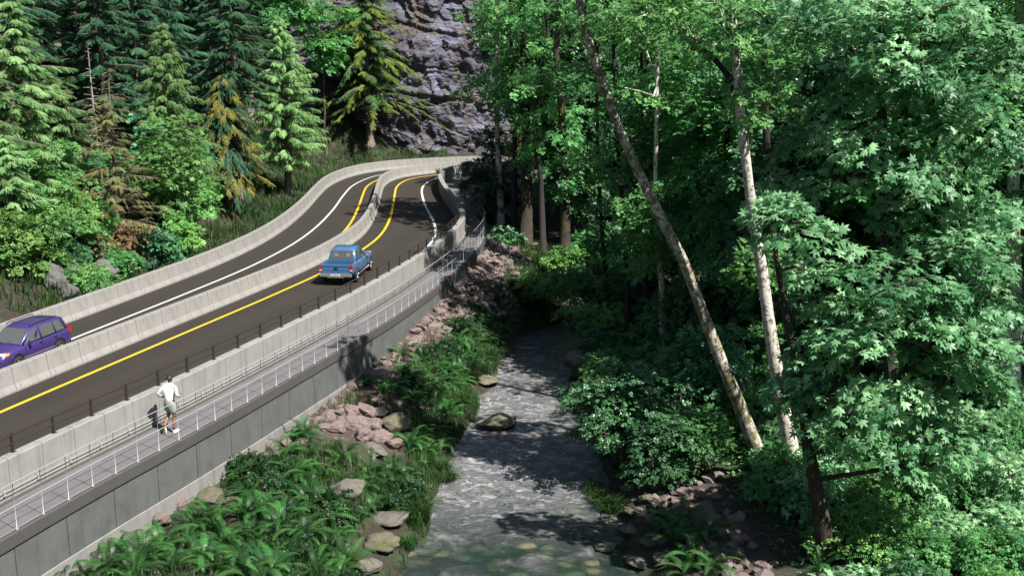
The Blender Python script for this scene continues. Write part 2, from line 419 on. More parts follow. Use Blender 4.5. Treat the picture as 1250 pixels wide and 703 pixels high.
def ground(x, y, full=False):
    x = np.asarray(x, float); sh = x.shape; x = x.ravel(); y = np.asarray(y, float).ravel()
    dl = -sdist(LB, x, y); dw = sdist(WF, x, y); dL = -sdist(RL, x, y); dR = sdist(RR, x, y)
    rag = .75 * fbm(x * .7, y * .7, 57, 3) + .45 * fbm(x * 2.2, y * 2.2, 58, 2); dL = dL + rag; dR = dR - rag * .8
    n = fbm(x * .35, y * .35, 3, 4); n2 = fbm(x * 1.1, y * 1.1, 11, 3)
    z = np.full(len(x), -0.3)
    # left hillside
    sl = np.interp(y, [0, 50, 62, 80, 100, 130], [.75, .75, .34, .28, .45, .6])
    dd = np.maximum(dl - .5, 0)
    hill = 0.05 + sl * dd * (0.55 + 0.45 * sstep(1, 8, dd)) + 0.008 * np.minimum(dd, 40) ** 2 + n * np.minimum(dd * .5, 3.0) + n2 * np.minimum(dd * .3, .5)
    z = np.where(dl > .3, np.minimum(hill, 34 + n * 6), z)
    # between the wall and the river
    zb = np.interp(y, [0, 30, 36, 46, 55, 60, 70, 90, 120], [-2.1, -2.05, -1.9, -1.2, -.66, -.6, -.56, -.5, -.6])
    fr = np.clip(np.maximum(dw, 0) / (np.maximum(dw, 0) + np.maximum(dL, 0) + 1e-6), 0, 1)
    lb = zb * (1 - fr) + (WATER_Z - .02) * fr + .25 * np.sin(np.pi * fr) + (n * .9 + n2 * .5) * np.clip(4 * fr * (1 - fr), 0, 1)
    z = np.where((dw > -1.0) & (dL > -0.3), lb, z)
    # river bed
    inr = (dL <= 0) & (dR <= 0)
    dep = np.minimum(-dL, -dR)
    z = np.where(inr, WATER_Z - .02 - np.minimum(dep * .45, .8) + n2 * .3 * np.clip(dep, 0, 1), z)
    # right bank and forest floor
    rb = WATER_Z - .02 + 1.15 * (1 - np.exp(-np.maximum(dR, 0) / 1.3)) + .035 * np.maximum(dR, 0) + np.where(dR > 10, .22 * (dR - 10), 0) + (n * 1.0 + n2 * .45) * np.clip(dR * .5, 0, 1)
    z = np.where((dR > 0) & (dw > 0), np.minimum(rb, 24 + n * 6), z)
    # land beyond the bend of the river, up to the far road
    far = (dw > 0) & (dL > 0) & (y > 58)
    z = np.where(far & (dw < 2.0) , np.minimum(z, -.4), z)
    if full: return z.reshape(sh), dl.reshape(sh), dw.reshape(sh), dL.reshape(sh), dR.reshape(sh)
    return z.reshape(sh)
def gz(x, y): return float(ground(np.array([x]), np.array([y]))[0])
_cp, _sp = math.cos(PITCH), math.sin(PITCH)
def ray(px, py):
    a, c = (px - 625) / FPX, -(py - 351.5) / FPX
    return np.array([a, _cp + c * _sp, -_sp + c * _cp])
def hit(px, py):
    """the spot of ground seen at a place of the photograph"""
    d = ray(px, py); t = np.linspace(15, 220, 900); P = np.array([0, 0, CAM_H]) + d[None] * t[:, None]
    k = P[:, 2] < np.maximum(ground(P[:, 0], P[:, 1]), -50)
    i = int(np.argmax(k)) if k.any() else 899
    return float(P[i, 0]), float(P[i, 1]), gz(P[i, 0], P[i, 1])
def at_depth(px, py, Y): d = ray(px, py); return np.array([0, 0, CAM_H]) + d * (Y / d[1])
def on_z(px, py, z): d = ray(px, py); return np.array([0, 0, CAM_H]) + d * ((z - CAM_H) / d[2])

def make_terrain():
    xs = np.concatenate([[-700, -400, -250, -160, -120, -95, -80], np.arange(-70, -30, 1.2), np.arange(-30, 16, .42), np.arange(16, 60, 1.2), [66, 80, 100, 140, 220, 400, 700]])
    ys = np.concatenate([[-500, -250, -120, -60, -35, -20, -10], np.arange(-4, 20, 1.5), np.arange(20, 70, .42), np.arange(70, 112, .7), np.arange(112, 170, 2), [180, 200, 240, 320, 500, 900, 1500]])
    X, Y = np.meshgrid(xs, ys); Z, dl, dw, dL, dR = ground(X, Y, True)
    nx = len(xs); V = np.stack([X, Y, Z], -1).reshape(-1, 3)
    i = (np.arange(len(ys) - 1)[:, None] * nx + np.arange(nx - 1)[None]).ravel()
    mb = MB(); mb.add(V, np.stack([i, i + 1, i + nx + 1, i + nx], 1), 0, True)
    me = mb.mesh('terrain', M['ground'])
    nn = fbm(X * .5, Y * .5, 21, 4)
    rub = np.clip(1.3 - dw / 3.2 + nn * 2.2, 0, 1) * (dw > -.5) * sstep(26, 40, Y)
    rub = np.maximum(rub, np.clip(1 - np.abs(dR - 2.6 - nn) / 1.1, 0, 1) * (Y < 40) * (dw > 0))
    a = me.attributes.new('rub', 'FLOAT', 'POINT'); a.data.foreach_set('value', rub.astype(np.float32).ravel())
    o = bpy.data.objects.new('terrain', me); COL.objects.link(o); tag(o, kind='structure')
make_terrain()

def make_water():
    mb = MB(); A = RL[::2]; n = len(A); B = at_len(RR, np.linspace(0, arclen(RR)[-1], n)); A = at_len(RL, np.linspace(0, arclen(RL)[-1], n))
    k = 9; V = []
    for j in range(k):
        f = -0.22 + 1.44 * j / (k - 1); V.append(np.column_stack([A * (1 - f) + B * f, np.full(n, WATER_Z)]))
    V = np.stack(V, 1).reshape(-1, 3); i = (np.arange(n - 1)[:, None] * k + np.arange(k - 1)[None]).ravel()
    mb.add(V, np.stack([i, i + 1, i + k + 1, i + k], 1), 0, True)
    tag(mb.build('river_water', M['water']), kind='structure')
make_water()

# ------------------------------------------------------------------ road and its paint
def make_road():
    n = 320
    A = at_len(LB, np.linspace(0, arclen(LB)[-1], n)); B = at_len(offset(PO, -.15), np.linspace(0, arclen(PO)[-1], n))
    mb = MB(); k = 41; V = np.stack([np.column_stack([A * (1 - f) + B * f, np.zeros(n)]) for f in np.linspace(0, 1, k)], 1).reshape(-1, 3)
    i = (np.arange(n - 1)[:, None] * k + np.arange(k - 1)[None]).ravel()
    mb.add(V, np.stack([i, i + 1, i + k + 1, i + k], 1), 0, False, np.tile(np.linspace(0, 1, k), n))
    tag(mb.build('road', M['asphalt']), kind='structure')
    def line(C, off, wdt, mat, s0=0, s1=None):
        m = MB(); c = offset(C, off); L = arclen(c)[-1]; c = cut(c, s0, s1 or L)
        strip(m, offset(c, -wdt / 2), offset(c, wdt / 2), .004)
        tag(m.build('lane_marking', mat), kind='structure')
    line(LB, 1.75, .14, M['paint_white'])
    line(MD, -1.45, .15, M['paint_yellow'])
    line(MD, 0.98, .16, M['paint_yellow'])
    # the right hand edge line runs close to the parapet and swings away from it round the bend
    y = PO[:, 1]; o = offset(PO, -np.interp(y, [0, 56, 66, 78, 90, 130], [1.25, 1.4, 1.85, 1.85, 1.55, 1.5]))
    m = MB(); strip(m, offset(o, -.08), offset(o, .08), .004); tag(m.build('lane_marking', M['paint_white']), kind='structure')
make_road()

# ------------------------------------------------------------------ parapet, walkway, retaining wall
def panels(mb, C, s0, s1, step, gap, prof, mi=0, zfun=None):
    s = s0
    while s < s1 - .2:
        e = min(s + step, s1); c = cut(C, s + gap / 2, e - gap / 2, .45)
        sweep(mb, c, prof, mi); s += step
def make_walls():
    LP = arclen(PO)[-1]
    root = empty('parapet_wall', (PO[40][0], PO[40][1], 0)); tag(root, 'long pale concrete parapet wall with vertical panel joints between road and walkway', 'wall')
    def part(mb, name, mats):
        o = mb.build(name, mats); o.parent = root; o.matrix_parent_inverse = Matrix.Translation(-Vector(root.location)); return o
    mb = MB(); panels(mb, PO, 0, LP, 1.22, .018, [(-.30, 0.0), (0, -.5), (0, 1.05), (-.02, 1.07), (-.28, 1.07), (-.34, 1.05)]); part(mb, 'wall_panel', M['parapet'])
    mb = MB(); sweep(mb, PO, [(-.27, -.3), (-.03, -.3), (-.03, 1.03), (-.27, 1.03)]); part(mb, 'wall_core', M['joint'])
    mb = MB()
    c = offset(PO, .075)
    s1 = s_at_y(PO, 70)
    for z in (.19, .29):
        cc = cut(c, 3, s1, .5); mb.tube(np.column_stack([cc, np.full(len(cc), z)]), .010, 6, 0)
    for s in np.arange(4, s1, 1.22):
        p = at_len(PO, s + .6); tt = tang(cut(PO, s, s + 1, .5))[0]; mb.box((p[0] + tt[1] * .04, p[1] - tt[0] * .04, .24), (.05, .04, .16), math.atan2(tt[1], tt[0]) - math.pi / 2)
    part(mb, 'pipe_rail', M['white_metal'])
    # walkway slab
    mb = MB(); sweep(mb, PO, [(.005, -.5), (.005, .002), (.15, .002), (.15, -.5)], 0)
    tag(mb.build('walkway_base_strip', M['base_strip']), kind='structure')  # narrow dark strip along the foot of the parapet
    mb = MB(); V0 = offset(PO, .15); n = len(PO); k = 4
    def sw(prs):
        m = MB(); T = tang(PO); Nn = np.stack([T[:, 1], -T[:, 0]], 1); P = []
        for f, z in prs: P.append(np.column_stack([PO + Nn * f[:, None], np.full(n, z)]))
        k = len(P); V = np.stack(P, 1).reshape(-1, 3); i = np.arange(n - 1)[:, None] * k; j = np.arange(k)[None]; q = (j + 1) % k
        m.add(V, np.stack([i + j, i + j + k, i + q + k, i + q], -1).reshape(-1, 4)); return m
    w0 = np.full(n, .152); one = np.ones(n)
    tag(sw([(w0, -.5), (w0, 0.0), (WALKW - .14, 0.0), (WALKW - .14, -.5)]).build('walkway', M['walk']), kind='structure')
    rw = empty('retaining_wall', (WF[40][0], WF[40][1], -2)); tag(rw, 'grey concrete retaining wall with tall panels below the walkway on the river side', 'wall')
    def part2(mb, name, mats):
        o = mb.build(name, mats); o.parent = rw; o.matrix_parent_inverse = Matrix.Translation(-Vector(rw.location)); return o
    part2(sw([(WALKW - .138, -.37), (WALKW - .138, .012), (WALKW - .02, .012), (WALKW, -.01), (WALKW, -.32), (WALKW - .03, -.37)]), 'slab_edge', M['coping'])
    LW = arclen(WF)[-1]
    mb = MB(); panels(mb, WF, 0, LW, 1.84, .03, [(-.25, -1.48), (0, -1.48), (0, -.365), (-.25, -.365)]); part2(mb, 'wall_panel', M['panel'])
    mb = MB(); sweep(mb, WF, [(-.3, -4.2), (.03, -4.2), (.03, -1.50), (.0, -1.485), (-.3, -1.485)]); part2(mb, 'wall_lit_footing', M['lit_footing'])
    mb = MB(); sweep(mb, WF, [(-.3, -1.484), (-.03, -1.484), (-.03, -.38), (-.3, -.38)]); part2(mb, 'wall_core', M['joint'])
make_walls()

# ------------------------------------------------------------------ precast barrier segments, one object each
JP = [(-.30, 0), (.30, 0), (.30, .06), (.20, .26), (.125, .80), (.105, .82), (-.105, .82), (-.125, .80), (-.20, .26), (-.30, .06)]
def make_barriers():
    L0 = 1.66
    mb = MB(); C = np.array([[0, -L0 / 2], [0, -L0 / 2 + .03], [0, L0 / 2 - .03], [0, L0 / 2]])
    V = []; k = len(JP)
    for yy, q in ((-L0 / 2, .9), (-L0 / 2 + .03, 1), (L0 / 2 - .03, 1), (L0 / 2, .9)):
        V += [(x * (q if z > .05 else 1), yy, z) for x, z in JP]
    F = []
    for i in range(3):
        for j in range(k): m = (j + 1) % k; F.append([i * k + j, i * k + j + k, i * k + m + k, i * k + m])
    F += [list(range(k)), list(range(k))[::-1] and [3 * k + j for j in range(k)][::-1]]
    mb.add(V, F)
    me = mb.mesh('barrier_segment', M['jersey'])
    for Cc, off, s0, y1, lab, grp in ((MD, -.30, 26.5, 1e9, 'pale concrete barrier segment in the median line between the two carriageways', 'median barrier segments'),
                                  (LB, -.30, 36.0, 1e9, 'pale concrete barrier segment in the line along the foot of the wooded slope', 'hillside barrier segments')):
        c = offset(Cc, off); LL = arclen(c)[-1]; s = s0
        while s + 1.68 < LL:
            a, b = at_len(c, s), at_len(c, s + 1.68); mid = (a + b) / 2
            if mid[0] > 1.5: break
            o = bpy.data.objects.new('barrier_segment', me); COL.objects.link(o)
            o.location = (mid[0], mid[1], 0); o.rotation_euler = (0, 0, math.atan2(b[1] - a[1], b[0] - a[0]) - math.pi / 2)
            tag(o, lab, 'barrier', grp); s += 1.68
make_barriers()

# ------------------------------------------------------------------ the two railings
def make_rails():
    s0, s1 = s_at_y(WE, 18), s_at_y(WE, 70.5)
    c = offset(WE, -.09)
    p0 = at_len(c, s0)
    root = empty('pedestrian_railing', (p0[0], p0[1], 0.0)); tag(root, 'white tubular railing with thin posts along the outer edge of the walkway', 'railing')
    inv = Matrix.Translation(-Vector(root.location))
    cc = cut(c, s0, s1, .5)
    for z in (1.2, .62, .05):
        m = MB(); m.tube(np.column_stack([cc, np.full(len(cc), z)]), .0105 if z > .1 else .006, 6)
        o = m.build('rail', M['white_metal'], root); o.matrix_parent_inverse = inv
    m = MB(); m.tube([(0, 0, 0.012), (0, 0, 1.2)], .009, 6); m.box((0, 0, .018), (.06, .06, .012)); me = m.mesh('post', M['white_metal'])
    for s in np.arange(s0, s1, .92):
        p = at_len(c, s); o = bpy.data.objects.new('post', me); COL.objects.link(o); o.parent = root; o.location = (p[0] - p0[0], p[1] - p0[1], 0)
    # low dark rail standing on the parapet
    c = offset(PO, -.24); s0, s1 = s_at_y(PO, 18), s_at_y(PO, 63.3)
    p0 = at_len(c, s0)
    root = empty('bridge_rail', (p0[0], p0[1], 1.07)); tag(root, 'low dark brown steel rail on short posts along the parapet top', 'railing')
    cc = cut(c, s0, s1, .5) - p0
    for z in (.46, .24):
        m = MB(); m.tube(np.column_stack([cc, np.full(len(cc), z)]), .024, 6); m.build('rail', M['brown_metal'], root)
    m = MB(); m.box((0, 0, .25), (.07, .05, .5)); m.box((0, 0, .008), (.14, .12, .016)); me = m.mesh('post', M['brown_metal'])
    for s in np.arange(s0, s1, 1.5):
        p = at_len(c, s); o = bpy.data.objects.new('post', me); COL.objects.link(o); o.parent = root; o.location = (p[0] - p0[0], p[1] - p0[1], 0)
        a, b = at_len(c, s), at_len(c, s + .2); o.rotation_euler = (0, 0, math.atan2(b[1] - a[1], b[0] - a[0]))
make_rails()
# ------------------------------------------------------------------ foliage kit
def maple_leaf():
    half = [(0, .64), (9, .44), (17, .40), (25, .25), (36, .43), (48, .60), (60, .40), (72, .22), (88, .36), (104, .44), (122, .28), (150, .22)]
    pol = half + [(180, .10)] + [(-a, r) for a, r in half[:0:-1]]
    P = [(0, .38, .03)] + [(r * math.sin(R(a)), .38 + r * math.cos(R(a)), -.28 * r * r) for a, r in pol]
    n = len(pol); return np.array(P), np.array([[0, 1 + (i + 1) % n, 1 + i] for i in range(n)])
def simple_leaf(w=.30):
    return np.array([(0, 0, 0), (w, .45, .07), (0, 1, -.12), (-w, .45, .07)]), np.array([[0, 1, 2], [0, 2, 3]])
def sprig(n=5, w=.16, ll=.42, seed=1):
    rg = np.random.default_rng(seed); V = []; F = []
    lv, lf = simple_leaf(w / ll)
    for k in range(n):
        y = .12 + .5 * k / (n - 1) if n > 1 else 0
        a = (0 if k == n - 1 else (1 if k % 2 else -1) * R(rg.uniform(40, 75)))
        s = ll * rg.uniform(.85, 1.15); c, si = math.cos(a), math.sin(a)
        q = lv * s; q = np.stack([q[:, 0] * c + q[:, 1] * si, -q[:, 0] * si + q[:, 1] * c + y, q[:, 2] - .18 * y * y + rg.uniform(-.05, .05)], 1)
        F += (lf + len(V)).tolist(); V += q.tolist()
    return np.array(V), np.array(F)
def frond(n=7, w=.055, ll=.36, ang=48, droop=.22, taper=.75):
    V = []; F = []
    for k in range(n):
        t = .04 + .86 * k / (n - 1); l = ll * (1 - taper * t); c, s = math.cos(R(ang)), math.sin(R(ang))
        for sg in (-1, 1):
            i = len(V); z = -droop * t * t
            V += [(0, t - w, z), (sg * l * s, t + l * c, z - .25 * l), (0, t + w * 1.3, z - .01)]; F.append([i, i + 1, i + 2] if sg > 0 else [i, i + 2, i + 1])
    i = len(V); V += [(-.025, .7, -droop * .5), (.025, .7, -droop * .5), (0, 1.02, -droop * 1.05)]; F.append([i, i + 1, i + 2])
    return np.array(V), np.array(F)
MAPLE = maple_leaf(); LEAF = simple_leaf(); SPRIG = sprig(); SPRIG3 = sprig(3, .2, .5, 4); FROND = frond(); FINE = frond(9, .035, .34, 42, .30); HEM = frond(8, .05, .27, 52, .30, .6)
CEDAR = frond(6, .075, .42, 38, .45, .6)

def unit(v): return v / (np.linalg.norm(v, axis=-1, keepdims=True) + 1e-9)

def clump_leaves(mb, rng, C, rad, n, tmpl, size, center, flat=.3, tint0=.5, tintv=.18, dome=.35, tilt=.5, vert=.0):
    """sprays of leaves: each clump a domed, slightly tilted layer around its centre"""
    m = len(C)
    if m == 0: return
    cl = np.repeat(np.arange(m), n); tot = len(cl)
    th = rng.uniform(0, 2 * np.pi, tot); u = np.sqrt(rng.uniform(0.0, 1, tot))
    r = rad[cl] * u
    out = unit(C - center); out2 = out.copy(); out2[:, 2] = np.clip(out2[:, 2], -.15, 1)
    up = unit(np.array([0, 0, 1.0]) * (1 - vert) + tilt * out2)
    ax = unit(np.cross(up, np.array([.3, .9, .1]))); ay = np.cross(up, ax)
    d = np.cos(th)[:, None] * ax[cl] + np.sin(th)[:, None] * ay[cl]
    hgt = flat * rad[cl] * rng.normal(0, .5, tot) - dome * rad[cl] * u * u
    P = C[cl] + d * r[:, None] + up[cl] * hgt[:, None]
    fwd = unit(d * .8 + out[cl] * .5 + rng.normal(0, .45, (tot, 3)) + np.array([0, 0, -.45]))
    nrm = unit(up[cl] + rng.normal(0, .38, (tot, 3)))
    sz = size * rng.uniform(.65, 1.25, tot)
    tc = tint0 + rng.normal(0, tintv, m)
    mb.stamp(tmpl[0], tmpl[1], P, frames(fwd, nrm), sz, 0, np.clip(tc[cl] + rng.normal(0, .1, tot), 0, 1))

def skeleton(mb, trunk, r0, C, rng, rmin=.012, sides=5, start=.2):
    """joins every clump centre to the nearest wood below it; wood thins with what it carries"""
    nodes = [p for p in trunk]; par = [-1] + list(range(len(trunk) - 1)); nt_ = len(trunk)
    order = np.argsort(np.linalg.norm(C[:, None, :2] - trunk[None, :, :2], axis=2).min(1))
    for i in order:
        A = np.array(nodes); c = C[i]
        d = np.linalg.norm(A - c, axis=1) + 1.4 * np.maximum(0, A[:, 2] - c[2] + .15) + np.where(np.arange(len(A)) < start * nt_, 3.0, 0)
        j = int(np.argmin(d)); nodes.append(c); par.append(j)
    cnt = np.ones(len(nodes))
    for i in range(len(nodes) - 1, 0, -1):
        if i >= nt_: cnt[par[i]] += cnt[i]
    for i in range(nt_, len(nodes)):
        a, b = np.array(nodes[par[i]]), np.array(nodes[i])
        ra = min(rmin * (cnt[i] + 1) ** .5 * 1.25, r0 * .6); rb = max(rmin * .6, rmin * cnt[i] ** .5)
        mid = (a + b) / 2 + rng.normal(0, .07, 3) * np.linalg.norm(b - a) + np.array([0, 0, .06 * np.linalg.norm(b - a)])
        mb.tube([a, mid, b], [ra, (ra + rb) / 2, rb], sides)

def blob_clumps(rng, c, rad, n, inner=.45, low=-1.0, seed=0, gap=.0):
    out = []
    while len(out) < n:
        p = unit(rng.normal(size=3)) * rng.uniform(inner ** 3, 1) ** (1 / 3)
        if p[2] < low: continue
        if gap and noise2(p[0] * 2.1 + seed, p[1] * 2.1 + p[2] * 2.7 + seed * 3, 5) < gap: continue
        out.append(p * (1 + .18 * rng.normal()))
    return np.array(out) * np.array(rad) + np.array(c)

def trunk_line(rng, p0, p1, n=10, wob=.05):
    t = np.linspace(0, 1, n)[:, None]; p0 = np.array(p0, float); p1 = np.array(p1, float)
    L = np.linalg.norm(p1 - p0)
    k = np.cumsum(rng.normal(0, wob * L / n, (n, 3)), 0); k -= t * k[-1]; k[:, 2] *= .2
    return p0 + (p1 - p0) * t + k
def trunk_radii(r0, r1, n, flare=.5):
    t = np.linspace(0, 1, n); return (r0 + (r1 - r0) * t) * (1 + flare * np.exp(-t * n * .9))

def broadleaf(name, label, cat, loc, trunk_top, r0, blobs, tmpl, size, leafm, barkm, seed, per=40, crad=(.6, 1.0), group=None, flat=.3, tint=.5, wob=.06, wood=True, tilt=.5, gap=.3, dome=.35, inner=.45, low=-1, pts=12, tintv=.18, r1=None, trunk_pts=None):
    """blobs: (centre, radii, number of leaf clumps), all relative to the foot of the plant"""
    rng = np.random.default_rng(seed)
    root = empty(name, loc); tag(root, label, cat, group)
    tr = np.array(trunk_pts, float) if trunk_pts is not None else trunk_line(rng, (0, 0, -.25), trunk_top, pts, wob)
    mb = MB(); n = len(tr)
    if r0: mb.tube(tr, trunk_radii(r0, r1 if r1 else r0 * .35, n), 10 if r0 > .12 else 6, jit=.05, rng=rng)
    cm = MB(); allC = []
    for c, rad, k in blobs:
        C = blob_clumps(rng, c, rad, k, inner, low, seed, gap); allC.append(C)
        cr = rng.uniform(*crad, len(C))
        clump_leaves(cm, rng, C, cr, per, tmpl, size, np.array(c) - np.array([0, 0, rad[2] * .4]), flat, tint, tintv, dome, tilt)
    if wood and allC: skeleton(mb, tr, max(r0, .04), np.concatenate(allC), rng, .010 + .02 * r0)
    if mb.n: mb.build('trunk' if r0 > .06 else 'stem', barkm, root)
    cm.build('crown' if r0 > .06 else 'foliage', leafm, root)
    return root

def conifer(name, label, loc, H, Rm, leafm, barkm, seed, nb=90, bare=.12, droop=.35, up=.15, prof=lambda h: (1 - h) ** .85, fr=FROND, fl=.55, per=26, group=None, tint=.5, cat='tree', r0=None, tips=None, topbare=0.0, hang=.35, irr=.25, deadm=None, dense=1.0, spread=(25, 70)):
    rng = np.random.default_rng(seed)
    root = empty(name, loc); tag(root, label, cat, group)
    r0 = r0 or H * .014
    tr = trunk_line(rng, (0, 0, -.4), (rng.normal(0, .01) * H, rng.normal(0, .01) * H, H), 12, .012)
    mb = MB(); mb.tube(tr, trunk_radii(r0, .02, 12, .35), 9, jit=.05, rng=rng)
    cm = MB(); tm = MB()
    hs = bare + (1 - bare) * (np.linspace(0, 1, nb) ** .92) ; hs = np.clip(hs + rng.normal(0, .006, nb), bare * .8, .995)
    az = np.arange(nb) * 2.39996 + rng.normal(0, .35, nb)
    for h, a in zip(hs, az):
        hn = (h - bare) / (1 - bare)
        L = max(.18, Rm * prof(hn) * rng.uniform(1 - irr, 1 + irr))
        base = np.array([np.interp(h * H, tr[:, 2], tr[:, 0]), np.interp(h * H, tr[:, 2], tr[:, 1]), h * H])
        d = np.array([math.cos(a), math.sin(a), 0])
        t = np.linspace(0, 1, 6)
        dr = droop * rng.uniform(.6, 1.4)
        line = base + d * (L * t)[:, None] + np.array([0, 0, 1]) * (L * (up * (1.3 - .4 * hn) * t - dr * t * t + .12 * t ** 3))[:, None]
        mb.tube(line, np.linspace(min(.035, r0 * .35) * (.4 + L / Rm), .006, 6), 4)
        if rng.random() < topbare * (hn > .45) + 0: continue
        n = max(4, int(per * dense * (.35 + .65 * L / Rm)))
        tt = rng.uniform(.12, 1.0, n) ** .8; tt[-1] = .97
        P = np.stack([np.interp(tt, t, line[:, k]) for k in range(3)], 1)
        sd = np.where(np.arange(n) % 2 == 0, 1, -1) * np.radians(rng.uniform(spread[0], spread[1], n)) * (1 - .55 * tt)
        c, s = np.cos(sd), np.sin(sd)
        fw = np.stack([d[0] * c - d[1] * s, d[0] * s + d[1] * c, -hang * rng.uniform(.3, 1.6, n)], 1)
        nr = np.array([0, 0, 1.0]) + d * .35 + rng.normal(0, .28, (n, 3))
        sz = fl * (.45 + .75 * (1 - tt) ** .7 * min(1.0, L / 1.2) + .12) * rng.uniform(.75, 1.25, n)
        tb = tint + rng.normal(0, .12)
        sel = np.ones(n, bool)
        if tips is not None:
            gold = (rng.random() < tips[1]) & (tt > .45); sel = ~np.broadcast_to(gold, n)
            if gold.any(): tm.stamp(fr[0], fr[1], P[gold] + np.array([0, 0, .06]), frames(fw[gold], nr[gold]), sz[gold] * 1.05, 0, np.clip(.5 + rng.normal(0, .18, gold.sum()), 0, 1))
        if sel.any(): cm.stamp(fr[0], fr[1], P[sel], frames(fw[sel], nr[sel]), sz[sel], 0, np.clip(tb + rng.normal(0, .1, sel.sum()) + .15 * (tt[sel] - .5), 0, 1))
    mb.build('trunk', barkm, root)
    if cm.n: cm.build('crown', leafm, root)
    if tm.n: tm.build('branch_tips', tips[0], root)
    return root

# leaf and bark colours
G = {}
G['fir_light'] = leafmat('hemlock leaves', (.023, .052, .020), (.070, .136, .050), (.150, .228, .098), .3, .3, .5)
G['fir_dark'] = leafmat('dark fir needles', (.008, .026, .014), (.020, .062, .032), (.045, .105, .048), .3, .2, .5)
G['cedar'] = leafmat('cedar sprays', (.026, .066, .024), (.086, .160, .058), (.170, .250, .105), .3, .35, .5)
G['gold'] = leafmat('golden tips', (.045, .068, .014), (.088, .122, .024), (.155, .195, .045), .25, .3, .55)
G['gold_brown'] = leafmat('ochre tips', (.04, .042, .011), (.075, .072, .017), (.135, .12, .03), .25, .3, .55)
G['olive'] = leafmat('dying needles', (.04, .045, .018), (.085, .088, .036), (.14, .135, .06), .2, .25, .6)
G['rust'] = leafmat('rusty needles', (.05, .034, .016), (.088, .060, .03), (.135, .095, .05), .2, .25, .6)
G['maple'] = leafmat('bigleaf maple leaves', (.012, .044, .020), (.040, .112, .050), (.150, .265, .135), .35, .34, .40, .10)
G['maple_bright'] = leafmat('bright maple leaves', (.022, .070, .020), (.052, .140, .040), (.105, .215, .062), .4, .35, .42)
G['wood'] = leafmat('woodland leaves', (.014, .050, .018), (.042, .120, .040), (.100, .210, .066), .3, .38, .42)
G['wood_dark'] = leafmat('shaded woodland leaves', (.009, .030, .013), (.024, .070, .029), (.055, .125, .048), .4, .3, .42)  # darker copy of the woodland leaves, shade painted into the colour
G['shrub'] = leafmat('shrub leaves', (.018, .055, .016), (.050, .125, .032), (.110, .205, .055), .4, .3, .42)
G['teal'] = leafmat('teal shrub leaves', (.012, .046, .022), (.030, .098, .046), (.060, .160, .070), .4, .25, .42)
G['gloss'] = leafmat('small glossy leaves', (.006, .022, .008), (.017, .055, .022), (.045, .110, .045), .5, .18, .33)
G['fern'] = leafmat('fern fronds', (.003, .016, .004), (.009, .042, .009), (.036, .112, .024), .4, .3, .42)
G['grass'] = leafmat('grass blades', (.005, .014, .004), (.013, .034, .008), (.038, .068, .017), .3, .3, .5)
G['bank'] = leafmat('bank plant leaves', (.003, .012, .004), (.008, .030, .008), (.022, .062, .016), .35, .3, .45)
G['drygrass'] = leafmat('dry grass', (.03, .035, .012), (.07, .075, .025), (.12, .115, .045), .3, .3, .5)
BK = {}
BK['grey'] = bark('grey brown bark', (.16, .125, .105))
BK['fir'] = bark('pale fir bark', (.15, .12, .105))
BK['dark'] = bark('dark wet bark', (.020, .016, .014), moss=(.016, .024, .008), moss_lo=.55)
BK['lichen'] = bark('lichen spotted bark', (.13, .105, .085), (.55, .51, .46), .43, (.10, .105, .02), .56)
BK['mossy'] = bark('mossy bark', (.11, .085, .065), (.46, .43, .37), .47, (.12, .12, .024), .49)
BK['brownm'] = bark('brown mossy bark', (.030, .023, .017), (.09, .075, .06), .62, (.07, .075, .016), .52)
BK['dead'] = bark('bleached dead wood', (.30, .26, .23))
BK['twig'] = bark('twig bark', (.07, .05, .035))
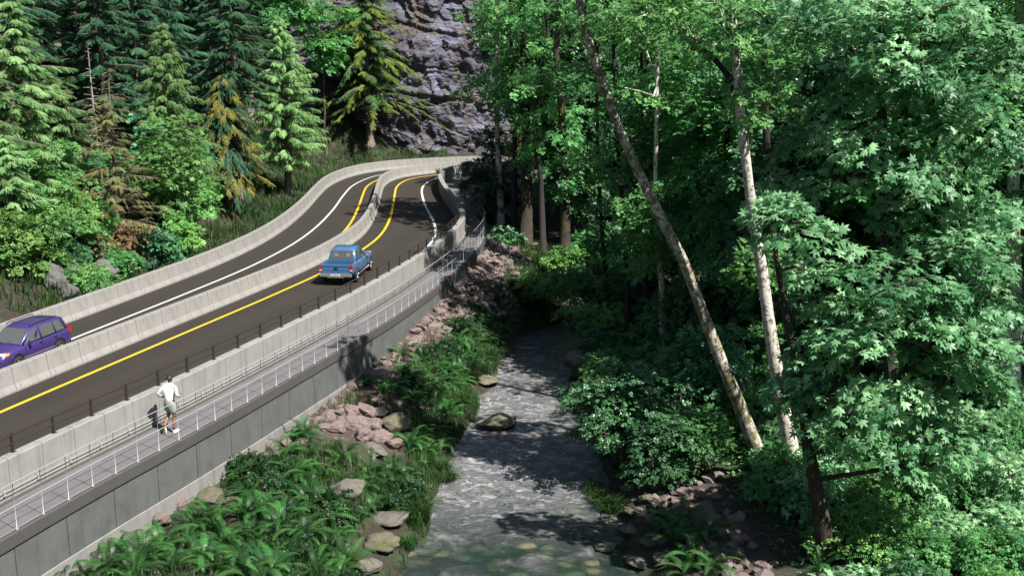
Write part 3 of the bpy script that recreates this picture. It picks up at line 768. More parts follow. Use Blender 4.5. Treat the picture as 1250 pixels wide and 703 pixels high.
# ------------------------------------------------------------------ rock face behind the bend
def make_cliff():
    mb = MB(); nu, nv = 260, 240
    P0 = smooth_curve([(-24, 101.5), (-19, 105.5), (-15, 105.8), (-11.5, 105.6), (-9, 105.2), (-6, 105.9), (-3, 106.9), (-.6, 109.5), (.8, 115), (2, 124)], .5)
    C = at_len(P0, np.linspace(0, arclen(P0)[-1], nu)); T = tang(C); Nn = np.stack([-T[:, 1], T[:, 0]], 1)   # into the hill
    u = np.linspace(0, arclen(P0)[-1], nu)[:, None]; v = np.linspace(-1.5, 23, nv)[None]
    U = u + 0 * v; V = v + 0 * u
    lay = V * .95 + .16 * U + 2.2 * fbm(U * .16, V * .12, 5, 3) + .35 * fbm(U * .9, V * .5, 6, 2)
    lay = np.where(V < 5.5 + 2 * fbm(U * .2, U * .1, 8, 2), lay + .28 * U, lay)
    l1 = lambda k, s: noise2(lay * k, fbm(U * .25, V * .05, s, 2) * 2 + 7, s)
    strata = .75 * (l1(.8, 2) - .5) + .42 * (l1(2.1, 3) - .5) + .20 * (l1(5.2, 4) - .5)
    crack = np.abs(fbm(U * .55 + .25 * V, V * .10, 41, 4)); butt = 3.4 * fbm(U * .17, V * .09, 31, 3)
    notch = -.8 * np.clip(.10 - np.abs(fbm(U * .35 - .1 * V, V * .16, 61, 3)), 0, 1) * 8
    rg = np.random.default_rng(17); fac = 0
    for cnt, amp, tl in ((90, 1.5, .30), (420, .55, .35), (1500, .22, .35)):
        q = np.stack([rg.uniform(-2, U.max() + 2, cnt), rg.uniform(-3, 25, cnt)], 1); off = rg.uniform(-.5, .5, cnt) * amp; gx = rg.normal(0, tl, cnt); gy = rg.normal(-.12, tl * .8, cnt)
        wu = U + .5 * fbm(U * .8, V * .8, 91, 2); wv = (lay * .8 + V * .2)
        best = np.full(U.shape, 1e9); idx = np.zeros(U.shape, int)
        for k in range(cnt):
            d_ = (wu - q[k, 0]) ** 2 + ((wv - q[k, 1]) * 1.35) ** 2; m_ = d_ < best; best[m_] = d_[m_]; idx[m_] = k
        fac = fac + off[idx] + gx[idx] * (wu - q[idx, 0]) * .8 + gy[idx] * (wv - q[idx, 1]) * .8
    dep = fac * .30 + .55 * butt + strata * (.75 + 1.0 * fbm(U * .3, V * .3, 71, 2)) - 1.1 * crack - notch * .45 + .13 * np.maximum(V, 0) + .28 * fbm(U * 1.7, V * 2.3, 51, 4)
    X = C[:, 0][:, None] + Nn[:, 0][:, None] * dep; Y = C[:, 1][:, None] + Nn[:, 1][:, None] * dep
    VV = np.stack([X, Y, V + .15 * fbm(U * 2, V * 2, 81, 2)], -1)
    i = (np.arange(nu - 1)[:, None] * nv + np.arange(nv - 1)[None]).ravel()
    mb.add(VV.reshape(-1, 3), np.stack([i, i + nv, i + nv + 1, i + 1], 1), 0, False)
    # top and back give the rock its bulk
    top = VV[:, -1]; back = top.copy(); back[:, :2] += Nn * 9; low = back.copy(); low[:, 2] = -2
    j = np.arange(nu - 1)
    mb.add(np.concatenate([top, back, low]), np.concatenate([np.stack([j, j + 1, j + 1 + nu, j + nu], 1), np.stack([j + nu, j + 1 + nu, j + 1 + 2 * nu, j + 2 * nu], 1)]), 0)
    m, t, b = newmat('layered slate'); vv = coords(t); vl = coords(t, (.3, .3, 1.5), rot=(R(8), R(-9), 0))
    n1 = noise(t, vv, .32, 8, .65, .5); n2 = noise(t, vl, 2.0, 8, .7, .3); n3 = noise(t, vv, 2.6, 8, .75)
    col = ramp(t, n1, [(.30, (.06, .058, .075)), (.42, (.095, .098, .14)), (.54, (.15, .145, .18)), (.66, (.23, .245, .37))])
    col = mix(t, ramp(t, n2, [(.42, .75), (.53, 0.0)]), col, (.045, .04, .05))
    col = mix(t, ramp(t, noise(t, vv, .5, 4, .6, 1.), [(.50, 0.0), (.62, .8)]), col, (.12, .09, .068))
    col = mix(t, ramp(t, n3, [(.56, 0.0), (.72, .6)]), col, (.045, .05, .04))
    t.links.new(col, b.inputs['Base Color']); b.inputs['Roughness'].default_value = .75
    bump(t, b, math_(t, 'ADD', n2, math_(t, 'MULTIPLY', n3, .6)), 1.0, .35)
    tag(mb.build('cliff', m), 'tall layered blue grey rock face rising behind the bend of the road', 'cliff')
make_cliff()

# ------------------------------------------------------------------ trees and shrubs of the left slope
def scale_at(Y): return Y / FPX * 1.02
def top_z(px, py, Y): return at_depth(px, py, Y)[2]
def cone(name, label, px, Y, topy, wpx, leafm, barkm, seed, dx=0.0, **k):
    """a conifer on the slope at column px and distance Y, its tip at row topy, wpx wide at its widest"""
    x = at_depth(px, 200, Y)[0]; z = gz(x, Y)
    return conifer(name, label, (x, Y, z), top_z(px, topy, Y) - z, wpx / 2 * scale_at(Y), leafm, barkm, seed, **k)

cone('hemlock_tree', 'broad pale green hemlock filling the upper left corner above the purple car', 28, 53, -25, 185, G['fir_light'], BK['grey'], 1, nb=150, bare=.02, droop=.45, up=.25, prof=lambda h: (1 - h) ** .6 * (.75 + .25 * math.sin(h * 14)), fl=.47, per=100, tint=.62, irr=.4, fr=HEM)
cone('hemlock_tree', 'pale green hemlock half cut by the left edge of the photo', -52, 50, -40, 190, G['fir_light'], BK['grey'], 2, nb=140, bare=.02, droop=.45, up=.25, prof=lambda h: (1 - h) ** .6, fl=.47, per=95, tint=.45, irr=.4, fr=HEM)
cone('hemlock_tree', 'small bushy green hemlock between the corner hemlock and the dying spruce', 88, 55, 185, 105, G['fir_light'], BK['grey'], 3, nb=80, bare=.02, droop=.4, up=.3, fl=.40, per=72, fr=HEM, tint=.40, prof=lambda h: (1 - h) ** .7)
cone('dead_snag', 'bare grey dead trunk with thin twigs left of the dying spruce', 121, 62, 52, 34, G['olive'], BK['dead'], 5, nb=46, bare=.3, droop=.1, up=.05, per=2, topbare=1.0, r0=.10)
bpy.data.objects['dead_snag']['label'] = 'thin bare dead snag with stubby twigs left of the dying spruce'
cone('dying_spruce', 'dying spruce with olive and rusty sparse branches and a bare grey top', 137, 54, 84, 128, G['olive'], BK['grey'], 6, nb=125, bare=.06, droop=.28, up=.1, fl=.42, per=34, topbare=.42, fr=HEM, tips=(G['rust'], .2), prof=lambda h: (1 - h) ** .9, irr=.35, r0=.14, spread=(35, 80))
cone('cedar_tree', 'tall bright green pointed cedar right of the dying spruce', 209, 61, 26, 128, G['cedar'], BK['grey'], 7, nb=190, bare=.10, droop=.5, up=.42, fl=.36, per=82, fr=CEDAR, hang=.55, prof=lambda h: (1 - h) ** .75, tint=.45, r0=.2)
cone('cedar_tree', 'rounded bright green cedar beside the bend with a bare lower trunk', 352, 80, 20, 112, G['cedar'], BK['fir'], 8, nb=190, bare=.16, droop=.5, up=.42, fl=.40, per=92, fr=CEDAR, hang=.6, prof=lambda h: min(1, 5 * h + .55) * (1 - h) ** .62, tint=.62, r0=.26)
cone('golden_spruce', 'dark spruce with ochre hanging branch tips standing on the grassy slope', 278, 69, 92, 100, G['fir_dark'], BK['fir'], 9, nb=140, bare=.24, droop=.75, up=.05, fl=.50, per=60, fr=HEM, hang=.8, tips=(G['gold_brown'], .66), prof=lambda h: (1 - h) ** .45, r0=.26, tint=.25)
cone('golden_spruce', 'tall spruce with yellow green tips standing in front of the rock face', 453, 104.5, -46, 150, G['fir_light'], BK['fir'], 10, nb=190, bare=.205, droop=.55, up=.18, fl=.62, per=90, fr=HEM, tips=(G['gold'], .55), prof=lambda h: (1 - h) ** .55 * (.8 + .2 * math.sin(h * 23)), r0=.36, tint=.22, irr=.4)
cone('fir_tree', 'dark blue green fir with a bare pale trunk above the ochre tipped spruce', 291, 75, -60, 120, G['fir_dark'], BK['fir'], 11, nb=110, bare=.38, droop=.45, up=.15, fl=.62, per=50, prof=lambda h: (1 - h) ** .5, r0=.32, tint=.6)

def shrub(name, label, px, py, Y, rx, rz, leafm, seed, n=26, per=42, tmpl=SPRIG, size=.34, ry=None, cat='shrub', group=None, tint=.5, **k):
    """a shrub or low crown whose middle shows at (px, py) of the photo, rooted in the ground below it"""
    c = at_depth(px, py, Y); z = gz(c[0], Y); s = scale_at(Y)
    return broadleaf(name, label, cat, (c[0], Y, z), (0, 0, max(.4, (c[2] - z))), k.pop('r0', .045), [((0, 0, max(.25, c[2] - z)), (rx * s, ry or rx * s * .8, rz * s), n)], tmpl, size, leafm, k.pop('barkm', BK['twig']), seed, per=per, crad=k.pop('crad', (.35, .7)), group=group, tint=tint, gap=k.pop('gap', .2), inner=k.pop('inner', .4), **k)
shrub('maple_tree', 'small bright green maple in front of the foot of the tall cedar', 218, 205, 58, 40, 70, G['maple_bright'], 21, n=46, per=26, tmpl=MAPLE, size=.34, cat='tree', r0=.09, barkm=BK['grey'], tint=.6, crad=(.5, .8))
shrub('maple_tree', 'pale teal leaved maple between the cedar and the dying spruce', 178, 175, 60, 34, 44, G['teal'], 22, n=24, per=26, tmpl=MAPLE, size=.32, cat='tree', r0=.08, barkm=BK['grey'], tint=.7)
shrub('leafy_bush', 'yellow green bush at the left edge behind the purple car', 18, 335, 47.5, 56, 52, G['shrub'], 23, n=60, tint=.7, per=55, size=.28)
shrub('leafy_bush', 'rounded green bush above the grey rock outcrop', 78, 262, 50.5, 60, 40, G['shrub'], 24, n=50, tint=.5, per=50, size=.3)
shrub('leafy_bush', 'large loose green bush left of the dying spruce trunk', 60, 205, 53, 60, 40, G['wood'], 25, n=40, tint=.6, per=46, size=.32)
shrub('leafy_bush', 'small teal green bush growing out of the rock outcrop', 83, 312, 49.5, 24, 18, G['teal'], 26, n=20, tint=.6, size=.26, per=45)
shrub('leafy_bush', 'fresh green bush hanging over the barrier below the rock outcrop', 108, 336, 48.5, 32, 15, G['maple_bright'], 27, n=24, tint=.55, size=.24, per=45)
shrub('leafy_bush', 'low fresh green bush on the rocks right of the outcrop', 143, 318, 51, 20, 16, G['maple_bright'], 28, n=14, tint=.45, size=.26)
shrub('leafy_bush', 'dense teal bush where the rocks end beside the barrier', 192, 305, 54, 26, 34, G['teal'], 29, n=34, tint=.45, size=.28, per=46)
shrub('leafy_bush', 'yellow green feathery bush right of the dense teal bush', 216, 290, 56, 24, 30, G['shrub'], 30, n=28, tint=.8, size=.28)
shrub('leafy_bush', 'lime green bush below the bright maple beside the grass slope', 238, 238, 60, 22, 28, G['maple_bright'], 31, n=24, tint=.85, size=.3)
shrub('dry_bush', 'rust brown dry bush under the dying spruce', 152, 292, 53, 30, 20, G['rust'], 32, n=22, per=34, tint=.5, size=.24)
shrub('dry_bush', 'ochre dry bush on top of the rock outcrop', 112, 292, 51.5, 26, 12, G['olive'], 33, n=16, per=34, tint=.4, size=.22)
shrub('leafy_bush', 'green bush behind the dying spruce between the two maples', 130, 215, 58, 42, 34, G['wood'], 34, n=34, tint=.45, size=.32, per=45)
shrub('leafy_bush', 'dark green bush under the corner hemlock', 22, 268, 50, 46, 36, G['wood'], 35, n=36, tint=.4, size=.3, per=45)
shrub('leafy_bush', 'green bush above the lime green bush under the cedar', 240, 190, 63, 24, 30, G['teal'], 36, n=24, tint=.5, size=.3)
shrub('leafy_bush', 'bright leafy clump high on the slope left of the gold tipped spruce', 392, 40, 100, 34, 44, G['maple_bright'], 37, n=36, tint=.35, size=.5, per=50, crad=(.7, 1.2), r0=.12)
shrub('leafy_bush', 'bright leafy clump at the top edge above the rounded cedar', 350, -2, 98, 44, 30, G['maple_bright'], 38, n=34, tint=.3, size=.5, per=50, crad=(.7, 1.2), r0=.12)

# dark firs standing close together up the slope: three made, the rest copied
def grove():
    rng = np.random.default_rng(77)
    lab = 'dark fir in the close shaded stand high on the left slope'; grp = 'dark firs of the left slope'
    P = []
    for k, (H, Rm, bare, nb) in enumerate([(17, 3.0, .10, 120), (19, 2.7, .25, 110), (15, 3.1, .05, 110)]):
        P.append(conifer('fir_tree', lab, (0, 0, 0), H, Rm, G['fir_dark'], BK['fir'], 100 + k, nb=nb, bare=bare, droop=.42, up=.18, fl=.62, per=46, prof=lambda h: (1 - h) ** .6, group=grp, tint=.5, irr=.35, fr=FROND))
    spots = []
    for gy in np.arange(60, 136, 5.2):
        for gx in np.arange(-64, 4, 4.6):
            x = gx + rng.uniform(-1.5, 1.5); y = gy + rng.uniform(-1.6, 1.6)
            dl = -float(sdist(LB, [x], [y])[0])
            px = 625 + FPX * x / y * .98
            if dl < np.interp(y, [55, 66, 84, 100], [8.5, 7.5, 7.5, 7.5]) or px < -90: continue
            if y > 100 and x > -20: continue
            if dl > 34: continue
            spots.append((x, y))
    for i, (x, y) in enumerate(spots):
        o = P[i] if i < 3 else copy_tree(P[i % 3])
        o.location = (x, y, gz(x, y)); o.rotation_euler = (rng.normal(0, .02), rng.normal(0, .02), rng.uniform(0, 6.28))
        s = rng.uniform(.8, 1.15); o.scale = (s, s, s * rng.uniform(.9, 1.1)); tag(o, lab, 'tree', grp)
grove()

# ------------------------------------------------------------------ the woodland right of the river
def rel(loc, px, py, Y): return tuple(at_depth(px, py, Y) - np.array(loc))
def blob(loc, px, py, Y, rx, rz, n, ry=None): s = scale_at(Y); return (rel(loc, px, py, Y), (rx * s, ry or rx * s * .75, rz * s), n)
def foot(px, py): x, y, z = hit(px, py); return (x, y, z)
def riverside():
    L = foot(1010, 684); Y = L[1]
    broadleaf('bigleaf_maple', 'bigleaf maple with a broad sunlit crown of large leaves at lower right', 'tree', L, None, .25,
        [blob(L, 1085, 430, Y - .6, 135, 120, 58, 1.2), blob(L, 1005, 400, Y, 62, 125, 20, .8), blob(L, 1185, 345, Y, 62, 58, 22), blob(L, 1110, 545, Y - .6, 84, 42, 16, .9), blob(L, 1170, 445, Y - .3, 60, 70, 18), blob(L, 1015, 515, Y - .4, 36, 50, 5, .6), blob(L, 950, 262, Y - .2, 30, 30, 6)],
        MAPLE, .30, G['maple'], BK['brownm'], 201, per=46, crad=(.42, .8), tint=.55, gap=.36, inner=.5, tilt=.8, dome=.5, flat=.22, r1=.03,
        trunk_pts=[(0, 0, -.4)] + [rel(L, a, b, Y) for a, b in ((1008, 660), (1001, 620), (995, 585), (987, 550), (982, 510), (976, 460), (962, 400), (950, 330), (943, 280), (940, 245))])
    L = (12.2, 34.5, gz(12.2, 34.5)); Y = 34.5
    broadleaf('bigleaf_maple', 'tall bigleaf maple filling the upper right corner', 'tree', L, None, .27,
        [blob(L, 985, 60, Y - 1, 90, 66, 17), blob(L, 1110, 45, Y - 2, 95, 66, 34), blob(L, 1205, 100, Y - 2, 75, 95, 30), blob(L, 1065, 165, Y - 1, 125, 66, 34), blob(L, 1215, 255, Y - .5, 56, 60, 14), blob(L, 970, 215, Y - .5, 60, 44, 7), blob(L, 1120, 250, Y, 75, 50, 12), blob(L, 1040, -20, Y - 1, 130, 40, 18)],
        MAPLE, .32, G['maple'], BK['brownm'], 202, per=44, crad=(.45, .9), tint=.52, gap=.38, inner=.5, tilt=.7, dome=.45, flat=.24,
        trunk_pts=[(0, 0, -.4)] + [rel(L, a, b, Y) for a, b in ((1092, 560), (1090, 480), (1086, 400), (1082, 300), (1078, 200), (1076, 100), (1078, 20), (1080, -30))])
    L = foot(931, 572); Y = L[1]
    broadleaf('leaning_alder', 'mossy leaning trunk slanting from right bank to upper left', 'tree', L, None, .22,
        [blob(L, 700, -25, Y + 1, 70, 30, 10), blob(L, 770, 20, Y + 1.5, 50, 36, 8)], SPRIG, .34, G['wood'], BK['mossy'], 203, per=44, crad=(.4, .8), tint=.6, r1=.11,
        trunk_pts=[(0, 0, -.4)] + [rel(L, a, b, Y + d) for a, b, d in ((925, 553, 0), (905, 500, 0), (883, 447, 0), (858, 382, .1), (836, 322, .2), (806, 264, .3), (778, 208, .5), (757, 160, .6), (738, 110, .7), (722, 62, .8), (711, 20, .9), (703, -20, 1))])
    L = foot(974, 592); Y = L[1]
    broadleaf('pale_alder', 'tall pale lichen spotted trunk right of the leaning trunk', 'tree', L, None, .235,
        [blob(L, 880, 15, Y, 75, 42, 16), blob(L, 925, 90, Y, 50, 60, 10), blob(L, 800, 10, Y + .8, 60, 34, 10)], SPRIG, .32, G['wood'], BK['lichen'], 204, per=44, crad=(.45, .9), tint=.65, r1=.10,
        trunk_pts=[(0, 0, -.4)] + [rel(L, a, b, Y) for a, b in ((970, 575), (962, 530), (952, 480), (944, 430), (937, 385), (930, 330), (921, 275), (914, 225), (908, 175), (902, 120), (898, 60), (894, 0), (892, -30))])
    c = bpy.data.objects['pale_alder']
    mb = MB(); pts = [rel(L, a, b, Y + d) for a, b, d in ((906, 140, 0), (893, 98, .2), (872, 72, .5), (845, 48, .9), (818, 25, 1.2), (790, 2, 1.5), (770, -20, 1.7))]
    mb.tube(pts, np.linspace(.10, .045, 7), 7); mb.build('limb', BK['dark'], c)
    # dark upright trunks of the shaded wood
    rng = np.random.default_rng(9)
    for k, (bx, by, Y0, path, r, bk, lab) in enumerate([
        (768, 388, 50, ((766, 340), (762, 280), (757, 220), (752, 150), (749, 60), (748, -20)), .12, 'dark', 'slender dark trunk left of the leaning trunk, crossing behind it'),
        (790, 392, 51, ((789, 340), (788, 270), (786, 190), (783, 100), (782, -20)), .11, 'dark', 'slender dark upright trunk standing just left of the mossy leaning one at mid height'),
        (742, 372, 54, ((739, 330), (735, 290), (730, 200), (728, 90), (728, -20)), .12, 'dark', 'dark trunk nearest the water on the right bank under the trees'),
        (690, 300, 62, ((690, 260), (690, 200), (686, 140), (682, 95), (678, 60), (684, 30), (705, 6)), .26, 'brownm', 'thick mossy trunk that bends sharply near the top edge'),
        (642, 285, 68, ((643, 240), (642, 180), (641, 100), (638, 40), (636, -20)), .32, 'brownm', 'thick brown mossy trunk in the middle of the far group'),
        (612, 262, 73, ((610, 210), (607, 150), (606, 80), (604, -20)), .2, 'lichen', 'straight pale brown trunk at the left of the far group beside the rock face'),
        (664, 276, 66, ((660, 220), (652, 150), (660, 90), (668, 40), (664, -20)), .15, 'dark', 'crooked dark trunk right of the thick brown trunk'),
        (627, 270, 71, ((628, 200), (629, 120), (624, 50), (622, -20)), .17, 'dark', 'dark narrow trunk close on the left of the thick brown trunk'),
        (948, 560, 40, ((946, 480), (944, 400), (941, 320), (938, 230), (934, 130), (932, -10)), .2, 'dark', 'dark upright trunk behind the pale lichen spotted trunk'),
        (812, 390, 47, ((808, 350), (802, 300), (800, 240), (802, 100), (804, -20)), .13, 'lichen', 'pale thin trunk in the shade behind the leaning trunk'),
        (1240, 420, 37, ((1238, 340), (1236, 250), (1240, 120), (1244, 30), (1246, -20)), .26, 'lichen', 'thick pale trunk at the right edge')]):
        p = at_depth(bx, by, Y0); L = (p[0], Y0, gz(p[0], Y0))
        topx = path[-1][0]; few = .12 if k == 8 else 1
        broadleaf('woodland_tree', lab, 'tree', L, None, r,
            [blob(L, topx, 5, Y0, 60, 34, max(2, int(12 * few))), blob(L, topx + rng.uniform(-40, 40), rng.uniform(60, 120), Y0 + 1, 50, 34, max(1, int(9 * few))), blob(L, path[2][0] + rng.uniform(-14, 14), path[2][1], Y0 - .3, 26, 60, 9), blob(L, path[1][0] + rng.uniform(-10, 10), path[1][1] + 10, Y0 - .3, 20, 34, 5)], SPRIG, .40, G['wood'], BK[bk], 300 + k, per=40, crad=(.5, 1.0), tint=.55, r1=r * .55,
            trunk_pts=[(0, 0, -.4)] + [rel(L, a, b, Y0) for a, b in path])
riverside()

def wood():
    rng = np.random.default_rng(5)
    lab = 'leafy green tree in the woodland right of the river'; grp = 'leafy trees of the right woodland'
    P = []
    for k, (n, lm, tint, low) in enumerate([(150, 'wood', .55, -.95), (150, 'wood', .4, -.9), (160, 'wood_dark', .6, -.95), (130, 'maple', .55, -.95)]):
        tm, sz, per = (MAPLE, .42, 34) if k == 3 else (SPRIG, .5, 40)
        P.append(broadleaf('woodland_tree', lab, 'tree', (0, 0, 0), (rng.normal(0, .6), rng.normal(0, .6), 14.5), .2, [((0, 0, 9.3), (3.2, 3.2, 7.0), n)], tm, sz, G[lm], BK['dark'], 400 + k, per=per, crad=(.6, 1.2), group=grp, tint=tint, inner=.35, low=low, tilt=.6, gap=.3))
    spots = []
    for gy in np.arange(46, 118, 5.6):
        for gx in np.arange(0, 64, 5.0):
            x = gx + rng.uniform(-1.7, 1.7); y = gy + rng.uniform(-1.8, 1.8)
            px = 625 + FPX * x / y * .98
            dR = float(sdist(RR, [x], [y])[0]); dw = float(sdist(WF, [x], [y])[0]); dL = -float(sdist(RL, [x], [y])[0])
            if px > 1330 or px < 560: continue
            if dR > 0 and (dR < 3.2 or (x < 9 and y < 52)): continue
            if dR <= 0 and (dL < 3.0 or dw < 5.5): continue
            if y < 75 and x < 3.5: continue
            spots.append((x, y))
    for (x, y) in [(16, 40), (20.5, 42), (11.5, 43), (24, 46), (19, 36.5), (-.5, 111), (3.5, 112), (-3, 119), (8, 116), (13, 118), (2, 120)]: spots.append((x, y))
    for i, (x, y) in enumerate(spots):
        px = 625 + FPX * x / y * .98
        k = i if i < 4 else 2 if (690 < px < 940 and y < 64) else int(rng.choice([0, 1, 2, 2, 3] if y < 62 else [0, 0, 1, 1, 2]))  # darker leaf copies paint the deep shade in this part of the wood
        o = P[k] if i < 4 else copy_tree(P[k])
        o.location = (x, y, gz(x, y)); o.rotation_euler = (rng.normal(0, .03), rng.normal(0, .03), rng.uniform(0, 6.28))
        s = rng.uniform(.85, 1.12); o.scale = (s, s, s); tag(o, lab, 'tree', grp)
wood()

def undergrowth():
    cone('hemlock_tree', 'young pale green hemlock just left of the bare snag', 74, 59, 92, 110, G['fir_light'], BK['grey'], 13, nb=110, bare=.02, droop=.45, up=.3, fl=.42, per=76, fr=HEM, tint=.6, irr=.4, prof=lambda h: (1 - h) ** .65)
    cone('hemlock_tree', 'short pale green hemlock low at the left edge of the photo', 8, 48.5, 165, 110, G['fir_light'], BK['grey'], 14, nb=90, bare=.02, droop=.45, up=.3, fl=.40, per=70, fr=HEM, tint=.7, irr=.4, prof=lambda h: (1 - h) ** .6)
    shrub('leafy_bush', 'pale green bush between the corner hemlock and the rock outcrop', 45, 300, 49.5, 40, 34, G['shrub'], 50, n=40, tint=.75, per=48, size=.28)
    shrub('leafy_bush', 'pale green bush at the left foot of the dying spruce', 104, 258, 52.5, 30, 26, G['shrub'], 51, n=28, tint=.65, per=48, size=.28)
    shrub('leafy_bush', 'green bush on the slope between the two cedars behind the ochre tipped spruce', 258, 215, 74, 24, 40, G['wood'], 52, n=26, tint=.35, per=44, size=.36)
    shrub('leafy_bush', 'small round dark bush on the right bank between path end and leaning trunk', 862, 528, 34.5, 34, 34, G['wood'], 53, n=26, tint=.5, per=46, size=.22)
    shrub('glossy_bush', 'dense bush of small glossy leaves at the water edge of right bank', 762, 492, 36.0, 70, 50, G['gloss'], 41, n=110, per=60, tmpl=SPRIG, size=.20, tint=.7, crad=(.3, .5))
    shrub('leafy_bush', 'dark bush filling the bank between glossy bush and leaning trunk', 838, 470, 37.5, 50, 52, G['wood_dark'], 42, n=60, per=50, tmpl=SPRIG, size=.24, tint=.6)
    shrub('leafy_bush', 'layered bush with pale leaves beside the middle of the leaning trunk', 868, 432, 36.5, 40, 40, G['teal'], 43, n=26, per=42, tmpl=SPRIG, size=.26, tint=.6, r0=.05)
    shrub('leafy_bush', 'bush at the foot of the two alders behind the path', 905, 500, 38, 44, 44, G['wood'], 44, n=30, per=46, size=.26, tint=.7)
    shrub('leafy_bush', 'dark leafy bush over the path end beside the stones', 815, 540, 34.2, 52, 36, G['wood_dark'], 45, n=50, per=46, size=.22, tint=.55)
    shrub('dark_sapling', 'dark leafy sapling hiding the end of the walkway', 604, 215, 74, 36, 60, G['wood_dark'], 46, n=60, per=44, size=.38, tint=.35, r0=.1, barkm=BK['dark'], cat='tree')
    shrub('leafy_bush', 'low green bush at the foot of the dark sapling', 615, 292, 68, 30, 12, G['maple'], 47, n=18, per=34, tmpl=MAPLE, size=.34, tint=.4)
    shrub('leafy_bush', 'low bush on the right bank where the river bends away', 735, 385, 51, 42, 18, G['shrub'], 48, n=26, per=44, size=.28, tint=.4)
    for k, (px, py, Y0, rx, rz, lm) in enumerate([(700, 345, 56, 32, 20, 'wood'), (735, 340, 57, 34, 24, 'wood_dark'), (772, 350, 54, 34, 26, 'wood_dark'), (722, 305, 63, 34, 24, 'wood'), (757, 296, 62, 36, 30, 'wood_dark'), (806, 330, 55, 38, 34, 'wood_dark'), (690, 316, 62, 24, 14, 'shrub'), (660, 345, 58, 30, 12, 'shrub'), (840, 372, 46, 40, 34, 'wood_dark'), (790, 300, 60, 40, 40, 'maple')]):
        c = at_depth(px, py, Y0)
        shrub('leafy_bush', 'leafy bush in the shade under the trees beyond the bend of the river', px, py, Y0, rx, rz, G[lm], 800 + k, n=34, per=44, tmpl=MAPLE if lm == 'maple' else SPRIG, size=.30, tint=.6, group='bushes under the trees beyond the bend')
    rng = np.random.default_rng(15)
    lab = 'low leafy undergrowth bush on the woodland floor'; grp = 'undergrowth bushes'
    P = []
    for k, (lm, tint, tm, sz) in enumerate([('shrub', .6, SPRIG, .24), ('wood', .5, SPRIG, .26), ('maple', .6, MAPLE, .22), ('wood_dark', .6, SPRIG, .25)]):
        P.append(broadleaf('undergrowth_bush', lab, 'shrub', (0, 0, 0), (0, 0, 1.0), .04, [((0, 0, .85), (1.25, 1.25, .85), 42)], tm, sz, G[lm], BK['twig'], 500 + k, per=38, crad=(.3, .6), group=grp, tint=tint, inner=.45, low=-.6, tilt=.7, gap=.2))
    spots = []
    for gy in np.arange(22.5, 62, 2.0):
        for gx in np.arange(4.5, 26, 2.0):
            x = gx + rng.uniform(-.8, .8); y = gy + rng.uniform(-.8, .8); dR = float(sdist(RR, [x], [y])[0])
            px = 625 + FPX * x / y * .98
            if dR < np.interp(y, [22, 36, 39, 60], [3.7, 3.7, 1.2, 1.2]) or px > 1300: continue
            if y > 44 and rng.random() < .35: continue
            if abs(px - 1010) < 45 and y < 29.5: continue
            
            spots.append((x, y))
    for i, (x, y) in enumerate(spots):
        o = P[i] if i < 4 else copy_tree(P[int(rng.choice([0, 0, 1, 2, 2, 3] if y < 36 else [1, 3, 3, 3]))])
        o.location = (x, y, gz(x, y)); o.rotation_euler = (0, 0, rng.uniform(0, 6.28)); s = rng.uniform(.6, 1.15); o.scale = (s, s, s * rng.uniform(.8, 1.3)); tag(o, lab, 'shrub', grp)
undergrowth()
# ------------------------------------------------------------------ vehicles
V_ = {}
V_['blue'] = plain('metallic blue paint', (.06, .155, .315), .35, .25, .8, .04)
V_['purple'] = plain('metallic purple paint', (.055, .035, .17), .35, .25, .8, .04)
V_['glass'] = plain('tinted glass', (.075, .083, .080), .06, 0, 1.0, .05)
V_['rubber'] = plain('tyre rubber', (.018, .018, .018), .8)
V_['alloy'] = plain('alloy', (.55, .55, .56), .3, .8)
V_['chrome'] = plain('bright metal bumper', (.62, .62, .63), .25, .8)
V_['black'] = plain('black plastic', (.014, .014, .015), .5)
V_['lamp'] = plain('clear headlight lens', (.70, .72, .74), .08, .3, 1.0)
V_['red'] = plain('red tail lamp lens', (.45, .012, .012), .15, 0, 1.0)
V_['amber'] = plain('amber lens', (.75, .25, .02), .15, 0, 1.0)
V_['plate'] = plain('licence plate', (.66, .68, .70), .5)
V_['seat'] = plain('seat fabric', (.25, .23, .20), .8)

def loft(mb, rings, mi=0, smooth=True, cap=True):
    V = np.array(rings, float); n, k = V.shape[:2]; b0 = mb.n
    i = np.arange(n - 1)[:, None] * k; j = np.arange(k)[None]; q = (j + 1) % k
    mb.add(V.reshape(-1, 3), np.stack([i + j, i + q, i + q + k, i + j + k], -1).reshape(-1, 4), mi, smooth)
    if cap: mb.f.append((np.arange(k)[::-1][None] + b0, mi, False)); mb.f.append((np.arange(k)[None] + b0 + (n - 1) * k, mi, False))
def body_ring(y, w, zb, zs, zt):
    h = [(w * .86, zb), (w * .965, zb + .05), (w, zb + .22), (w * 1.0, (zb + zs) / 2 + .1), (w * .985, zs - .05), (w * .93, zs), (w * .6, zt)]
    return [(x, y, z) for x, z in h] + [(-x, y, z) for x, z in h[::-1]]
def cab_ring(y, wb, wr, zb, zr):
    h = [(wb, zb), (wr, zr - .07), (wr - .06, zr - .015), (wr * .5, zr)]
    if zr - zb < .15: h = [(wb, zb), (wr, zr - .02), (wr - .06, zr - .005), (wr * .5, zr)]
    return [(x, y, z) for x, z in h] + [(-x, y, z) for x, z in h[::-1]]
